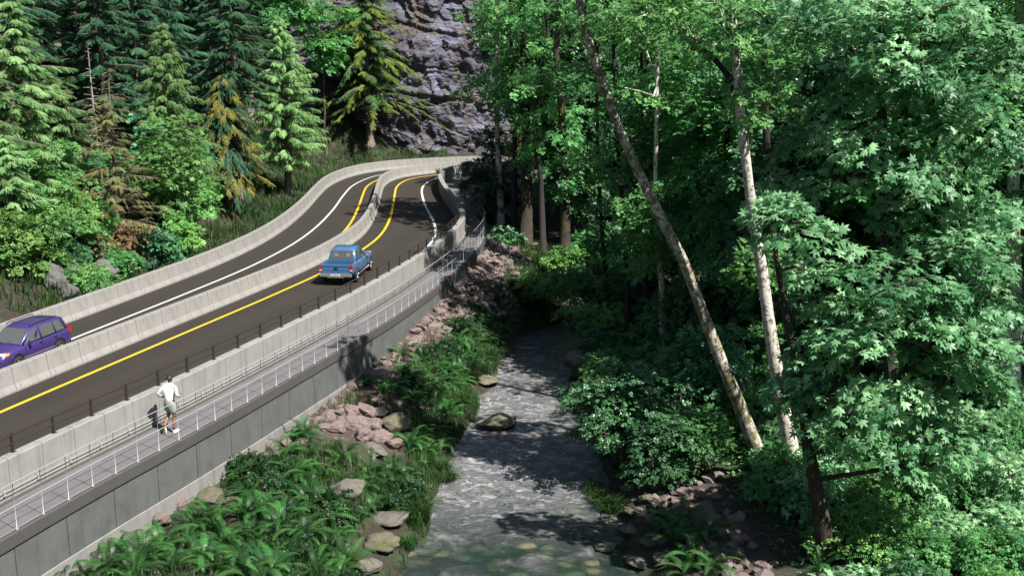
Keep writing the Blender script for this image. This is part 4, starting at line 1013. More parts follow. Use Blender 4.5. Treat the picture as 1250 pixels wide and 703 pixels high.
def side_pane(mb, st, y0, y1, f0, f1, sx, mi=0, off=.008, rake0=0, rake1=0):
    st = sorted(st); ys = [s[0] for s in st]
    g = []
    for f in np.linspace(f0, f1, 4):
        a, b = y0 + rake0 * (f - f0), y1 + rake1 * (f - f0)
        for y in np.linspace(a, b, 6):
            wb, wr, zb, zr = [np.interp(y, ys, [s[k] for s in st]) for k in (1, 2, 3, 4)]
            g.append((sx * (wb + (wr - wb) * f + off), y, zb + (zr - .07 - zb) * f))
    F = [[r * 6 + c, r * 6 + c + 1, r * 6 + c + 7, r * 6 + c + 6] for r in range(3) for c in range(5)]
    if sx > 0: F = [q[::-1] for q in F]
    mb.add(g, F, mi, True)
def slab(mb, q, th, mi=0):
    q = np.array(q, float); n = np.cross(q[1] - q[0], q[3] - q[0]); n /= np.linalg.norm(n)
    V = np.concatenate([q - n * th, q + n * th])
    mb.add(V, [[3, 2, 1, 0], [4, 5, 6, 7], [0, 1, 5, 4], [1, 2, 6, 5], [2, 3, 7, 6], [3, 0, 4, 7]], mi)
def wheel(root, x, y, r, wd, sx):
    m = MB(); a = np.linspace(0, 2 * np.pi, 28, endpoint=False)
    prof = [(-wd / 2, r * .66), (-wd / 2, r * .94), (-wd / 2 + .03, r), (wd / 2 - .03, r), (wd / 2, r * .94), (wd / 2, r * .66)]
    rings = [[(px, rr * math.cos(t), rr * math.sin(t)) for t in a] for px, rr in prof]
    loft(m, rings, 0, True, False); t = m.build('wheel', V_['rubber'], root); t.location = (x, y, r)
    m = MB(); fx = sx * (wd / 2 - .02)
    loft(m, [[(fx - sx * .06, r * .66 * math.cos(q), r * .66 * math.sin(q)) for q in a][::int(-sx)], [(fx, r * .66 * math.cos(q), r * .66 * math.sin(q)) for q in a][::int(-sx)], [(fx, r * .58 * math.cos(q), r * .58 * math.sin(q)) for q in a][::int(-sx)]], 0, False, False)
    m.tube([(fx - sx * .02, 0, 0), (fx + sx * .015, 0, 0)], r * .16, 10)
    for k in range(5):
        q = 2 * math.pi * k / 5 + .3; m.tube([(fx, 0, 0), (fx, r * .6 * math.cos(q), r * .6 * math.sin(q))], [r * .09, r * .07], 5)
    m.build('rim', V_['alloy'], t)
    m = MB(); m.tube([(fx - sx * .07, 0, 0), (fx - sx * .062, 0, 0)], r * .65, 20); m.build('brake_disc', V_['black'], t)
def arch(mb, x, y, r, sx):
    a = np.linspace(-.12, math.pi + .12, 16); V = []
    for q in a: V += [(x, y + r * math.cos(q), .36 + r * math.sin(q)), (x, y + (r + .05) * math.cos(q), .36 + (r + .05) * math.sin(q)), (x - sx * .04, y + (r + .05) * math.cos(q), .36 + (r + .05) * math.sin(q))]
    F = []
    for i in range(15):
        for k in range(2): F.append([3 * i + k, 3 * i + k + 1, 3 * i + 4 + k, 3 * i + 3 + k])
    mb.add(V, F); n = mb.n
    mb.add([(x - sx * .006, y + r * math.cos(q), .36 + r * math.sin(q)) for q in a], [list(range(16)) if sx > 0 else list(range(16))[::-1]])
def car_root(name, label, cat, loc, rz, s):
    r = empty(name, loc, rz); r.scale = (s, s, s); tag(r, label, cat); return r

def make_suv():
    t = tang(LB); i = int(np.argmax(LB[:, 1] > 39)); rz = math.atan2(-t[i, 1], -t[i, 0]) - math.pi / 2
    r = car_root('suv_car', 'purple estate SUV coming down the left carriageway', 'car', (-17.98, 38.85, .004), rz, .83)
    P = V_['purple']
    st = [(-2.27, .78, .42, .93, .95), (-2.22, .84, .32, 1.04, 1.06), (-2.0, .885, .24, 1.06, 1.09), (-1.2, .90, .22, 1.05, 1.08), (0, .90, .22, 1.03, 1.06), (.95, .90, .22, 1.00, 1.06), (1.4, .895, .22, .96, 1.03), (1.9, .88, .24, .88, .97), (2.15, .83, .26, .80, .88), (2.27, .72, .34, .70, .74)]
    mb = MB(); loft(mb, [body_ring(*s) for s in st])
    cs = [(-2.2, .78, .70, 1.04, 1.14), (-1.98, .82, .62, 1.04, 1.60), (-1.5, .85, .65, 1.04, 1.67), (-.3, .86, .66, 1.03, 1.69), (.22, .85, .63, 1.02, 1.61), (1.02, .80, .78, 1.00, 1.06)]
    loft(mb, [cab_ring(*s) for s in cs]); mb.build('body', P, r)
    for sx in (-1, 1):
        for y0, y1, k0, k1, nm in ((-.20, .80, 0, -.05, 'door_window'), (-1.16, -.30, .0, 0, 'door_window'), (-1.86, -1.26, .22, 0.02, 'quarter_window')):
            m = MB(); side_pane(m, cs, y0, y1, .10, .93, sx, 0, .008, k0, k1); m.build(nm, V_['glass'], r)
        m = MB(); m.tube([(sx * .60, .15, 1.655), (sx * .61, .05, 1.725), (sx * .61, -1.5, 1.735), (sx * .60, -1.62, 1.69)], .022, 6); m.build('roof_rail', V_['black'], r)
        m = MB(); m.box((sx * .97, .62, 1.10), (.19, .11, .14), 0, 0, .8); m.build('wing_mirror', P, r)
        m = MB(); slab(m, [(sx * .34, 2.245, .77), (sx * .80, 2.06, .80), (sx * .80, 1.93, .95), (sx * .40, 2.15, .93)][::sx], .03); h = m.build('headlight', V_['lamp'], r)
        m = MB(); slab(m, [(sx * .80, 2.09, .80), (sx * .885, 1.90, .83), (sx * .885, 1.82, .93), (sx * .80, 1.95, .94)][::sx], .03); m.build('turn_signal', V_['amber'], h)
        m = MB(); m.box((sx * .80, -2.16, .98), (.12, .16, .26)); m.build('tail_lamp', V_['red'], r)
        m = MB(); m.box((sx * .60, 2.25, .45), (.2, .08, .1)); m.build('fog_lamp', V_['black'], r)
        for y in (1.36, -1.32):
            m = MB(); arch(m, sx * .908, y, .385, sx); m.build('wheel_arch', V_['black'], r); wheel(r, sx * .815, y, .335, .215, sx)
        for y in (-.12, -1.1):
            m = MB(); m.box((sx * .915, y, .93), (.03, .17, .03)); m.build('door_handle', P, r)
        m = MB(); m.box((sx * .906, 0, .50), (.012, 2.0, .05)); m.build('side_moulding', V_['chrome'], r)
        m = MB()
        for y in (.86, -.25, -1.2): m.box((sx * .903, y, .70), (.006, .012, .62))
        m.build('door_gap', V_['black'], r)
    m = MB(); slab(m, [(-.72, .99, 1.085), (.72, .99, 1.085), (.575, .29, 1.575), (-.575, .29, 1.575)], .012); m.build('windscreen', V_['glass'], r)
    m = MB(); slab(m, [(.62, -2.195, 1.17), (-.62, -2.195, 1.17), (-.54, -2.01, 1.56), (.54, -2.01, 1.56)], .012); m.build('rear_window', V_['glass'], r)
    m = MB(); m.box((0, 2.25, .76), (.62, .07, .17)); g = m.build('grille', V_['black'], r)
    m = MB(); m.box((0, 2.288, .77), (.56, .02, .03)); m.box((0, 2.29, .77), (.13, .024, .075)); m.build('grille_bar', V_['chrome'], g)
    m = MB(); m.box((0, 2.262, .46), (.9, .05, .14)); m.build('lower_intake', V_['black'], r)
    m = MB(); m.box((0, 2.292, .56), (.34, .012, .11)); m.build('licence_plate', V_['plate'], r)
    m = MB(); m.tube([(-.35, 1.03, 1.075), (.15, .80, 1.235)], .008, 4); m.tube([(.15, 1.03, 1.075), (.6, .80, 1.235)], .008, 4); m.build('wiper', V_['black'], r)
make_suv()

def make_pickup():
    rz = -R(6)
    r = car_root('pickup_truck', 'blue double cab pickup truck driving away in the right carriageway', 'pickup', (-8.22, 53.9, .004), rz, .88)
    P = V_['blue']
    st = [(-2.55, .86, .62, .80, .80), (-2.45, .915, .52, .86, .86), (-1.25, .925, .48, .86, .86), (-1.2, .925, .42, 1.10, 1.12), (0, .925, .40, 1.10, 1.12), (1.0, .92, .40, 1.09, 1.13), (1.6, .915, .42, 1.06, 1.12), (2.2, .89, .44, .98, 1.05), (2.5, .83, .46, .88, .94), (2.6, .74, .52, .78, .82)]
    mb = MB(); loft(mb, [body_ring(*s) for s in st])
    cs = [(-1.22, .82, .74, 1.10, 1.16), (-1.04, .85, .68, 1.10, 1.72), (-.6, .86, .68, 1.10, 1.78), (0, .86, .67, 1.10, 1.79), (.25, .85, .64, 1.10, 1.73), (1.05, .82, .79, 1.08, 1.13)]
    loft(mb, [cab_ring(*s) for s in cs]); mb.build('body', P, r)
    m = MB()
    for sx in (-1, 1):
        prof = [(sx * .925, .70), (sx * .93, .92), (sx * .915, 1.12), (sx * .89, 1.15), (sx * .83, 1.15), (sx * .82, 1.12), (sx * .82, .70)]
        loft(m, [[(x, y, z) for x, z in prof][::sx] for y in (-2.56, -2.4, -1.24)], 0, False)
    m.box((0, -1.25, .95), (1.64, .06, .38)); bed = m.build('cargo_bed', P, r)
    m = MB(); m.box((0, -1.9, .87), (1.62, 1.2, .02)); m.build('bed_floor', V_['black'], bed)
    m = MB(); prof = [(-2.54, .66), (-2.60, .68), (-2.61, .92), (-2.595, .95), (-2.615, 1.12), (-2.60, 1.15), (-2.53, 1.15), (-2.53, .66)]
    loft(m, [[(x, y, z) for y, z in prof] for x in (.78, -.78)], 0, False); tg = m.build('tailgate', P, r)
    m = MB(); a = np.linspace(0, 2 * np.pi, 16, endpoint=False)
    loft(m, [[(.10 * math.cos(q), -2.60, 1.0 + .045 * math.sin(q)) for q in a], [(.10 * math.cos(q), -2.625, 1.0 + .045 * math.sin(q)) for q in a]][::-1], 0, False); m.build('badge', plain('dark blue badge', (.01, .03, .12), .2, 0, 1), tg)
    m = MB(); m.box((0, -2.62, .905), (.30, .02, .035)); m.build('tailgate_handle', V_['black'], tg)
    for sx in (-1, 1):
        m = MB(); m.box((sx * .855, -2.565, .96), (.14, .12, .34)); tl = m.build('tail_lamp', V_['red'], r)
        m = MB(); m.box((sx * .855, -2.575, .84), (.135, .115, .075)); m.build('reversing_lamp', V_['lamp'], tl)
        for y0, y1, k0, k1 in ((-.12, .80, 0, -.05), (-.92, -.20, .05, 0)):
            m = MB(); side_pane(m, cs, y0, y1, .10, .92, sx, 0, .008, k0, k1); m.build('door_window', V_['glass'], r)
        m = MB(); m.box((sx * 1.0, .66, 1.17), (.20, .10, .17), 0, 0, .8); m.build('wing_mirror', V_['chrome'], r)
        for y in (-.02, -.85):
            m = MB(); m.box((sx * .938, y, 1.0), (.03, .17, .03)); m.build('door_handle', V_['chrome'], r)
        m = MB()
        for y in (.9, -.16, -1.0, -1.2): m.box((sx * .926, y, .78), (.006, .012, .55))
        m.build('door_gap', V_['black'], r)
        m = MB(); m.tube([(sx * .95, -1.0, .42), (sx * .95, .95, .42)], .045, 8); m.build('side_step', V_['chrome'], r)
        for y in (1.68, -1.52):
            m = MB(); arch(m, sx * .932, y, .42, sx); m.build('wheel_arch', V_['black'], r); wheel(r, sx * .835, y, .375, .25, sx)
        m = MB(); slab(m, [(sx * .45, 2.57, .84), (sx * .82, 2.40, .86), (sx * .82, 2.25, .99), (sx * .5, 2.46, .97)][::sx], .03); m.build('headlight', V_['lamp'], r)
    m = MB(); slab(m, [(.66, -1.205, 1.20), (-.66, -1.205, 1.20), (-.58, -1.065, 1.66), (.58, -1.065, 1.66)], .012); rwn = m.build('rear_window', V_['glass'], r)
    m = MB()
    for x in (-.34, .34): m.box((x, -1.17, 1.43), (.24, .02, .17), 0, 0, .85)
    m.build('headrest', V_['seat'], rwn)
    m = MB(); slab(m, [(-.74, 1.02, 1.155), (.74, 1.02, 1.155), (.59, .31, 1.69), (-.59, .31, 1.69)], .012); m.build('windscreen', V_['glass'], r)
    m = MB(); m.box((0, -2.68, .60), (1.78, .16, .15), 0, 0, .97); m.box((0, -2.69, .50), (.9, .12, .08)); bp = m.build('rear_bumper', V_['chrome'], r)
    m = MB(); m.box((0, -2.772, .60), (.52, .012, .12)); lp = m.build('licence_plate', V_['plate'], bp)
    m = MB(); rg = np.random.default_rng(4)
    for k in range(6): m.box((-.18 + .072 * k, -2.7795, .60), (.045, .004, .06))
    m.build('plate_characters', V_['black'], lp)
    m = MB(); m.box((0, -2.45, .47), (1.5, .3, .2)); m.tube([(.45, -2.2, .36), (.45, -2.72, .35)], .035, 8); m.build('underbody', V_['black'], r)
    m = MB(); m.tube([(0, -.5, 1.78), (0, -.62, 1.98)], .008, 5); m.build('antenna', V_['black'], r)
make_pickup()

# ------------------------------------------------------------------ the jogger
def skin(name, joints, edges, mat, parent, sub=2):
    me = bpy.data.meshes.new(name); names = list(joints)
    me.from_pydata([joints[k][0] for k in names], [(names.index(a), names.index(b)) for a, b in edges], [])
    o = bpy.data.objects.new(name, me); COL.objects.link(o)
    md = o.modifiers.new('s', 'SKIN'); md.use_smooth_shade = True
    lay = me.skin_vertices[0].data if me.skin_vertices else None
    for i, k in enumerate(names):
        rr = joints[k][1]; lay[i].radius = rr if isinstance(rr, tuple) else (rr, rr); lay[i].use_root = (i == 0)
    s = o.modifiers.new('u', 'SUBSURF'); s.levels = sub; s.render_levels = sub
    dg = bpy.context.evaluated_depsgraph_get(); nm = bpy.data.meshes.new_from_object(o.evaluated_get(dg))
    bpy.data.objects.remove(o); bpy.data.meshes.remove(me); nm.name = name
    nm.materials.clear(); nm.materials.append(mat)
    o = bpy.data.objects.new(name, nm); COL.objects.link(o); o.parent = parent; return o
def make_jogger():
    t = tang(PO); i = int(np.argmax(PO[:, 1] > 31.2)); rz = math.atan2(t[i, 1], t[i, 0]) - math.pi / 2
    r = empty('person', (-10.27, 31.35, .0), rz + R(6)); tag(r, 'jogger in white top and grey shorts running on the walkway with one foot lifted', 'person')
    sk = plain('skin', (.20, .11, .07), .55); wh = plain('white running top', (.78, .80, .78), .8); gr = plain('grey green sleeves', (.36, .40, .37), .8)
    sh = plain('grey shorts', (.25, .29, .26), .85); ha = plain('black hair', (.014, .012, .011), .6); so = plain('black sock', (.02, .02, .02), .9)
    ws = plain('white shoe', (.7, .7, .7), .6); ye = plain('yellow green sole', (.42, .40, .06), .6)
    J = {'pelvis': ((0, 0, .96), (.15, .11)), 'waist': ((0, .02, 1.12), (.135, .095)), 'chest': ((0, .06, 1.32), (.165, .11)), 'neckb': ((0, .085, 1.46), (.075, .065)), 'neck': ((0, .10, 1.53), .055), 'head': ((0, .125, 1.63), (.078, .09)), 'crown': ((0, .12, 1.72), (.06, .07)),
         'sl': ((-.19, .06, 1.41), .062), 'el': ((-.31, -.13, 1.20), .043), 'wl': ((-.245, .06, 1.07), .03), 'hl': ((-.215, .13, 1.06), (.03, .022)),
         'sr': ((.19, .06, 1.41), .062), 'er': ((.30, -.06, 1.18), .043), 'wr': ((.27, .17, 1.11), .03), 'hr': ((.25, .24, 1.13), (.03, .022)),
         'ql': ((-.095, 0, .90), .09), 'kl': ((-.12, .13, .53), .058), 'cl': ((-.115, -.02, .40), .053), 'al': ((-.115, -.22, .20), .036), 'fl': ((-.11, -.22, .13), .034),
         'qr': ((.095, 0, .90), .09), 'kr': ((.11, .05, .50), .058), 'cr': ((.11, .0, .36), .055), 'ar': ((.11, -.03, .10), .036), 'fr': ((.115, .07, .045), .034)}
    E = [('pelvis', 'waist'), ('waist', 'chest'), ('chest', 'neckb'), ('neckb', 'neck'), ('neck', 'head'), ('head', 'crown'), ('chest', 'sl'), ('sl', 'el'), ('el', 'wl'), ('wl', 'hl'), ('chest', 'sr'), ('sr', 'er'), ('er', 'wr'), ('wr', 'hr'),
         ('pelvis', 'ql'), ('ql', 'kl'), ('kl', 'cl'), ('cl', 'al'), ('al', 'fl'), ('pelvis', 'qr'), ('qr', 'kr'), ('kr', 'cr'), ('cr', 'ar'), ('ar', 'fr')]
    # five bent fingers on each hand, a nose and ears
    for s, h, d in (('l', (-.215, .13, 1.06), 1), ('r', (.25, .24, 1.13), -1)):
        for k, (dx, dz, ln) in enumerate([(.018, .03, .07), (.0, .012, .08), (0, -.008, .075), (0, -.028, .06)]):
            a, b = f'f{s}{k}a', f'f{s}{k}b'
            J[a] = ((h[0] + d * dx * .4, h[1] + ln * .7, h[2] + dz), .009); J[b] = ((h[0] + d * .03, h[1] + ln * .75, h[2] + dz - .03), .008); E += [('h' + s, a), (a, b)]
        J[f't{s}'] = ((h[0] + d * .04, h[1] + .03, h[2] + .045), .010); E.append(('h' + s, f't{s}'))
    J['nose'] = ((0, .232, 1.63), .016); E.append(('head', 'nose'))
    skin('body', J, E, sk, r)
    def sub(keys, grow, extra=()):
        return {k: (extra[k] if k in extra else (J[k][0], tuple(v + grow for v in (J[k][1] if isinstance(J[k][1], tuple) else (J[k][1],) * 2)))) for k in keys}
    T = sub(['pelvis', 'waist', 'chest', 'neckb'], .022, {'pelvis': ((0, 0, .90), (.17, .13)), 'neckb': ((0, .085, 1.53), (.085, .075)), 'chest': ((0, .06, 1.34), (.20, .135))})
    T['tl'] = ((-.20, .06, 1.41), .085); T['tr'] = ((.20, .06, 1.41), .085)
    skin('running_top', T, [('pelvis', 'waist'), ('waist', 'chest'), ('chest', 'neckb'), ('chest', 'tl'), ('chest', 'tr')], wh, r)
    for s, d in (('l', -1), ('r', 1)):
        e = J['e' + s][0]; w_ = J['w' + s][0]
        skin('sleeve', {'a': ((d * .10, .06, 1.42), .085), 'b': (J['s' + s][0], .078), 'c': (e, .056), 'd': (tuple(np.array(e) * .15 + np.array(w_) * .85), .042)}, [('a', 'b'), ('b', 'c'), ('c', 'd')], gr, r)
        q, k = np.array(J['q' + s][0]), np.array(J['k' + s][0])
        an = np.array(J['a' + s][0]); c_ = np.array(J['c' + s][0])
        skin('sock', {'a': (tuple(an * .62 + c_ * .38), .042), 'b': (tuple(an), .044)}, [('a', 'b')], so, r)
    S = {'w': ((0, 0, 1.10), (.165, .125)), 'p': ((0, -.005, .92), (.17, .135))}; Es = [('w', 'p')]
    for s in 'lr':
        q, k = np.array(J['q' + s][0]), np.array(J['k' + s][0]); S['m' + s] = (tuple(q * .6 + k * .4), .118); S['e' + s] = (tuple(q * .18 + k * .82), .112); Es += [('p', 'm' + s), ('m' + s, 'e' + s)]
    skin('shorts', S, Es, sh, r)
    # hair cap
    m = MB(); n, k = 9, 18; rgs = []
    for a in np.linspace(.02, 1.75, n): rgs.append([(.088 * math.sin(a) * math.cos(q), .105 + .105 * math.sin(a) * math.sin(q) - .012 * (a > 1.2), 1.655 + .105 * math.cos(a) + (.05 * max(0, math.sin(q)) * (a > 1.1))) for q in np.linspace(0, 2 * np.pi, k, endpoint=False)])
    loft(m, rgs, 0, True); m.build('hair', ha, r)
    for s, c, tilt in (('l', (-.11, -.225, .12), R(-78)), ('r', (.113, .03, .0), 0)):
        m = MB(); pr = [(-.09, .03, .0, .075), (-.05, .042, .0, .10), (.02, .044, .0, .085), (.09, .05, .0, .06), (.16, .042, .008, .045), (.185, .02, .012, .03)]
        loft(m, [[(w, y, zb + .02), (w * .9, y, zt), (-w * .9, y, zt), (-w, y, zb + .02)][::-1] for y, w, zb, zt in pr], 0, False); sho = m.build('shoe', ws, r)
        m = MB(); loft(m, [[(w * 1.05, y, zb), (w * 1.05, y, zb + .022), (-w * 1.05, y, zb + .022), (-w * 1.05, y, zb)][::-1] for y, w, zb, zt in pr], 0, False); m.build('sole', ye if s == 'l' else ws, sho)
        sho.location = c; sho.rotation_euler = (tilt, 0, 0)
make_jogger()

# ------------------------------------------------------------------ rocks
RK = {'red': rockmat('reddish rock', (.12, .085, .08), (.27, .205, .19)), 'grey': rockmat('grey river rock', (.08, .072, .064), (.20, .18, .155), (.05, .055, .02), .56),
      'olive': rockmat('mossy rock', (.07, .065, .046), (.18, .165, .115), (.075, .08, .025), .48), 'cliff': rockmat('weathered outcrop rock', (.05, .052, .05), (.19, .19, .18), (.05, .055, .02), .50, .9), 'slab': rockmat('greenish slab', (.085, .085, .055), (.20, .195, .135), (.07, .09, .03), .55)}
def rock_mesh(name, seed, mat, sub=4, flat=.7, rough=.42, facets=15):
    rng = np.random.default_rng(seed); bm = bmesh.new(); bmesh.ops.create_icosphere(bm, subdivisions=sub, radius=1)
    P = np.array([v.co[:] for v in bm.verts]); n = unit(P)
    r = np.ones(len(P))
    for _ in range(facets):
        d = unit(rng.normal(size=3)); c = rng.uniform(.58, .9); q = n @ d; r = np.where(q * r > c, c / np.maximum(q, 1e-3), r)
    r *= 1 + rough * (fbm(n[:, 0] * 1.6 + seed, n[:, 1] * 1.6 + n[:, 2] * 2.1, seed) + .5 * fbm(n[:, 0] * 5 + n[:, 2] * 4, n[:, 1] * 5 - n[:, 2] * 3, seed + 3))
    P = n * r[:, None] * np.array([1, rng.uniform(.7, .95), flat])
    F = np.array([[v.index for v in f.verts] for f in bm.faces]); bm.free()
    m = MB(); m.add(P, F, 0, True); return m.mesh(name, mat)
RM = {k: [rock_mesh('rock', 10 * i + j, RK[k]) for j in range(4)] for i, k in enumerate(RK)}
CLEAR = []
def clear_of_rocks(x, y):
    ok = np.ones(np.shape(x), bool)
    for cx, cy_, r in CLEAR: ok &= (np.asarray(x) - cx) ** 2 + ((np.asarray(y) - cy_) * .8) ** 2 > r * r
    return ok
rrng = np.random.default_rng(3)
def rock(label, px, py, wpx, kind, hr=.75, sink=.3, j=None, rz=None, name='rock', group=None, z=None, dr=1.0):
    p = on_z(px, py, z) if z is not None else np.array(hit(px, py))
    s = wpx / 2 * scale_at(p[1]); o = bpy.data.objects.new(name, RM[kind][rrng.integers(4) if j is None else j]); COL.objects.link(o)
    if kind != 'cliff' and wpx > 24: CLEAR.append((p[0], p[1] - .35 - s * .3, s * .95 + .12))
    o.location = (p[0], p[1] + s * .2, p[2] + s * hr * (.7 - sink * 1.4)); o.scale = (s, s * dr, s * hr); o.rotation_euler = (rrng.normal(0, .1), rrng.normal(0, .1), rrng.uniform(0, 6.28) if rz is None else rz)
    tag(o, label, 'rock', group); return o
rock('large rounded olive grey boulder at the right end of the pile of reddish rocks', 481, 527, 48, 'olive', .8, name='boulder')
rock('mossy brown rock standing alone out of the middle of the river', 610, 524, 58, 'slab', .48, .12, z=WATER_Z, name='boulder', rz=.3)
rock('broad grey boulder among ferns on the left bank', 425, 604, 56, 'grey', .6, name='boulder')
rock('dark flat boulder lying at the water edge of left bank', 472, 644, 66, 'grey', .42, name='boulder', rz=.1)
rock('big rough boulder at the water edge nearest the bottom of the photo', 462, 672, 60, 'olive', .7, name='boulder')
rock('rough grey boulder cut by the bottom edge beside the river', 448, 700, 52, 'grey', .8, name='boulder')
rock('smooth pinkish boulder leaning against the foot of the retaining wall', 196, 640, 34, 'red', .9, .2, name='boulder')
rock('square reddish rock against the wall beside the pinkish boulder', 220, 622, 26, 'red', .9, .2)
rock('mossy flat boulder near the wall behind the ferns', 258, 614, 50, 'olive', .6, name='boulder')
rock('lower mossy rock right of the flat boulder near the wall', 284, 622, 34, 'olive', .6)
rock('small pale rock at the left water edge', 521, 597, 16, 'slab', .7)
rock('pale flat stone in the shallow water near the bottom', 737, 672, 34, 'slab', .4, .15, z=WATER_Z)
rock('upright brown boulder at the right water edge behind the glossy bush', 702, 446, 34, 'red', 1.1, .2, name='boulder')
rock('greyish boulder beside the river where the left bank meets the wall', 462, 464, 46, 'grey', .6, name='boulder')
rock('low pale rock at the river edge in mid left bank', 590, 470, 46, 'slab', .35, .2, name='boulder')
rock('low grey rock among grass below the reddish pile', 455, 552, 46, 'grey', .5)
rock('brown rock at the water edge left of the bright fern tuft', 538, 543, 20, 'red', .7)
for (x, y, w_) in [(402, 516, 26), (418, 520, 26), (436, 524, 30), (428, 508, 26), (446, 508, 28), (456, 522, 26), (462, 508, 22), (442, 538, 30), (465, 540, 24), (412, 530, 26), (480, 546, 22), (395, 528, 20)]:
    rock('angular reddish rock in the pile on the left bank', x, y, w_ * 1.3, 'red', .85, group='reddish rocks of the pile on the left bank')
for (x, y, w_) in [(772, 575, 26), (790, 590, 30), (768, 600, 28), (792, 612, 34), (775, 628, 32), (798, 640, 30), (770, 652, 34), (792, 668, 34), (810, 690, 36), (780, 694, 38), (812, 580, 22), (758, 585, 18), (750, 640, 26)]:
    rock('flat greenish stone of the right water edge', x, y, w_ * 1.1, 'slab', .38, .2, group='greenish stones along the right water edge')
for (x, y, w_) in [(66, 352, 46), (92, 345, 40), (70, 318, 40), (130, 342, 44), (152, 334, 36), (178, 328, 34), (118, 318, 34), (85, 368, 34), (105, 300, 30), (185, 314, 24)]:
    rock('grey weathered block of the outcrop beside the hillside barrier', x, y - 2, w_ * 1.05, 'cliff', 1.1, .3, group='grey rocks of the roadside outcrop', dr=.8)
for (x, y, w_) in [(500, 425, 24), (520, 395, 22), (545, 372, 24), (560, 350, 22), (580, 335, 22), (600, 322, 20), (625, 312, 22), (650, 300, 20), (570, 330, 18), (610, 340, 18), (540, 350, 18), (640, 325, 18), (485, 440, 26), (505, 408, 22)]:
    rock('reddish rock lying on the rubble bank beside the curving wall', x, y, w_, 'red', .6, group='reddish rocks of the rubble bank')
def rubble():
    rng = np.random.default_rng(8); bm = bmesh.new(); bmesh.ops.create_icosphere(bm, subdivisions=1, radius=1)
    tv = np.array([v.co[:] for v in bm.verts]); tf = np.array([[v.index for v in f.verts] for f in bm.faces]); bm.free()
    n = 26000; y = rng.uniform(24, 96, n); x = rng.uniform(-13, 12, n); z, dl, dw, dL, dR = ground(x, y, True)
    nn = fbm(x * .5, y * .5, 21, 4)
    wdt = np.interp(y, [24, 40, 50, 60], [1.2, 1.4, 1.9, 2.8])
    pl = ((dw > .1) & (dL > .1) & (np.clip(1.15 - dw / wdt + nn * 2.2, 0, 1) > rng.uniform(.15, 1, n)) & ((y > 33) | (dw > .5)))
    pr = (dR > .1) & (y < 42) & (np.clip(1.1 - np.abs(dR - 2.0 - nn) / 1.5, 0, 1) > rng.uniform(.1, 1, n))
    mats = [RK['red']]
    mb = MB()
    k = pl | pr; k &= (x < 9)
    P = np.stack([x, y, z], 1)[k]; m = len(P); s = rng.gamma(3, .045, m) + .05
    P[:, 2] += s * .15
    V = tv[None] * (1 + .22 * rng.normal(size=(m, len(tv), 1))) * np.array([1, .8, .6]) * s[:, None, None]
    a = rng.uniform(0, 6.28, m); c, q = np.cos(a)[:, None], np.sin(a)[:, None]
    V = np.stack([V[..., 0] * c - V[..., 1] * q, V[..., 0] * q + V[..., 1] * c, V[..., 2]], -1) + P[:, None]
    F = (tf[None] + (np.arange(m) * len(tv))[:, None, None]).reshape(-1, 3); mb.add(V.reshape(-1, 3), F)
    mt, t, b = newmat('rubble stones'); g = N(t, 'ShaderNodeNewGeometry')
    col = ramp(t, g.outputs['Random Per Island'], [(0, (.08, .057, .05)), (.4, (.165, .122, .11)), (.75, (.235, .185, .17)), (1, (.15, .135, .115))])
    col = mix(t, noise(t, coords(t), 9, 6), col, (.1, .08, .07)); t.links.new(col, b.inputs['Base Color']); b.inputs['Roughness'].default_value = .9
    tag(mb.build('rubble_stones', mt), kind='stuff')
rubble()

# ------------------------------------------------------------------ ferns, grass and bank plants
def fern(label, group, loc, seed, nf=15, L=1.0):
    rng = np.random.default_rng(seed); mb = MB(); mb2 = MB()
    for k in range(nf):
        a = k * 2.4 + rng.normal(0, .2); l = L * rng.uniform(.7, 1.1); el = rng.uniform(.55, 1.25) * (1 if k > 3 else 1.2)
        t = np.linspace(0, 1, 24); el_t = el + .25 - (1.7 + .5 * rng.random()) * t ** 1.4
        ds = l / 23; r_ = np.cumsum(np.cos(el_t)) * ds; z = np.cumsum(np.sin(el_t)) * ds; az = a + .25 * rng.normal() * t
        P = np.stack([r_ * np.cos(az), r_ * np.sin(az), z], 1); T = np.gradient(P, axis=0); T = unit(T)
        sd = unit(np.cross(T, [0, 0, 1.0])); up = np.cross(sd, T)
        mb2.tube(P, np.linspace(.008, .003, 24), 3)
        wd = .135 * L * np.sin(np.pi * np.clip(t * .94 + .06, 0, 1)) ** .6 * (1 - .25 * t)
        tn = .5 + rng.normal(0, .2)
        for sg in (-1, 1):
            V = []; F = []
            for i in range(2, 24):
                b = len(V); h = ds * .33
                tip = P[i] + sg * sd[i] * wd[i] + T[i] * ds * .8 - up[i] * wd[i] * .25
                V += [P[i] - T[i] * h, P[i] + T[i] * h, tip, tip * .6 + P[i] * .4 + T[i] * h * 1.1]
                F.append([b, b + 2, b + 3, b + 1] if sg > 0 else [b, b + 1, b + 3, b + 2])
            mb.add(V, F, 0, False, np.clip(np.repeat(tn + .25 * t[2:] - .1, 4), 0, 1))
    root = empty('sword_fern', loc); tag(root, label, 'fern', group)
    mb.build('fronds', G['fern'], root); mb2.build('stalks', BK['twig'], root); return root
def on_bank(rng, n, test):
    out = []
    while len(out) < n:
        px, py = rng.uniform(-10, 900), rng.uniform(300, 712)
        if not test(px, py): continue
        out.append(hit(px, py))
    return out
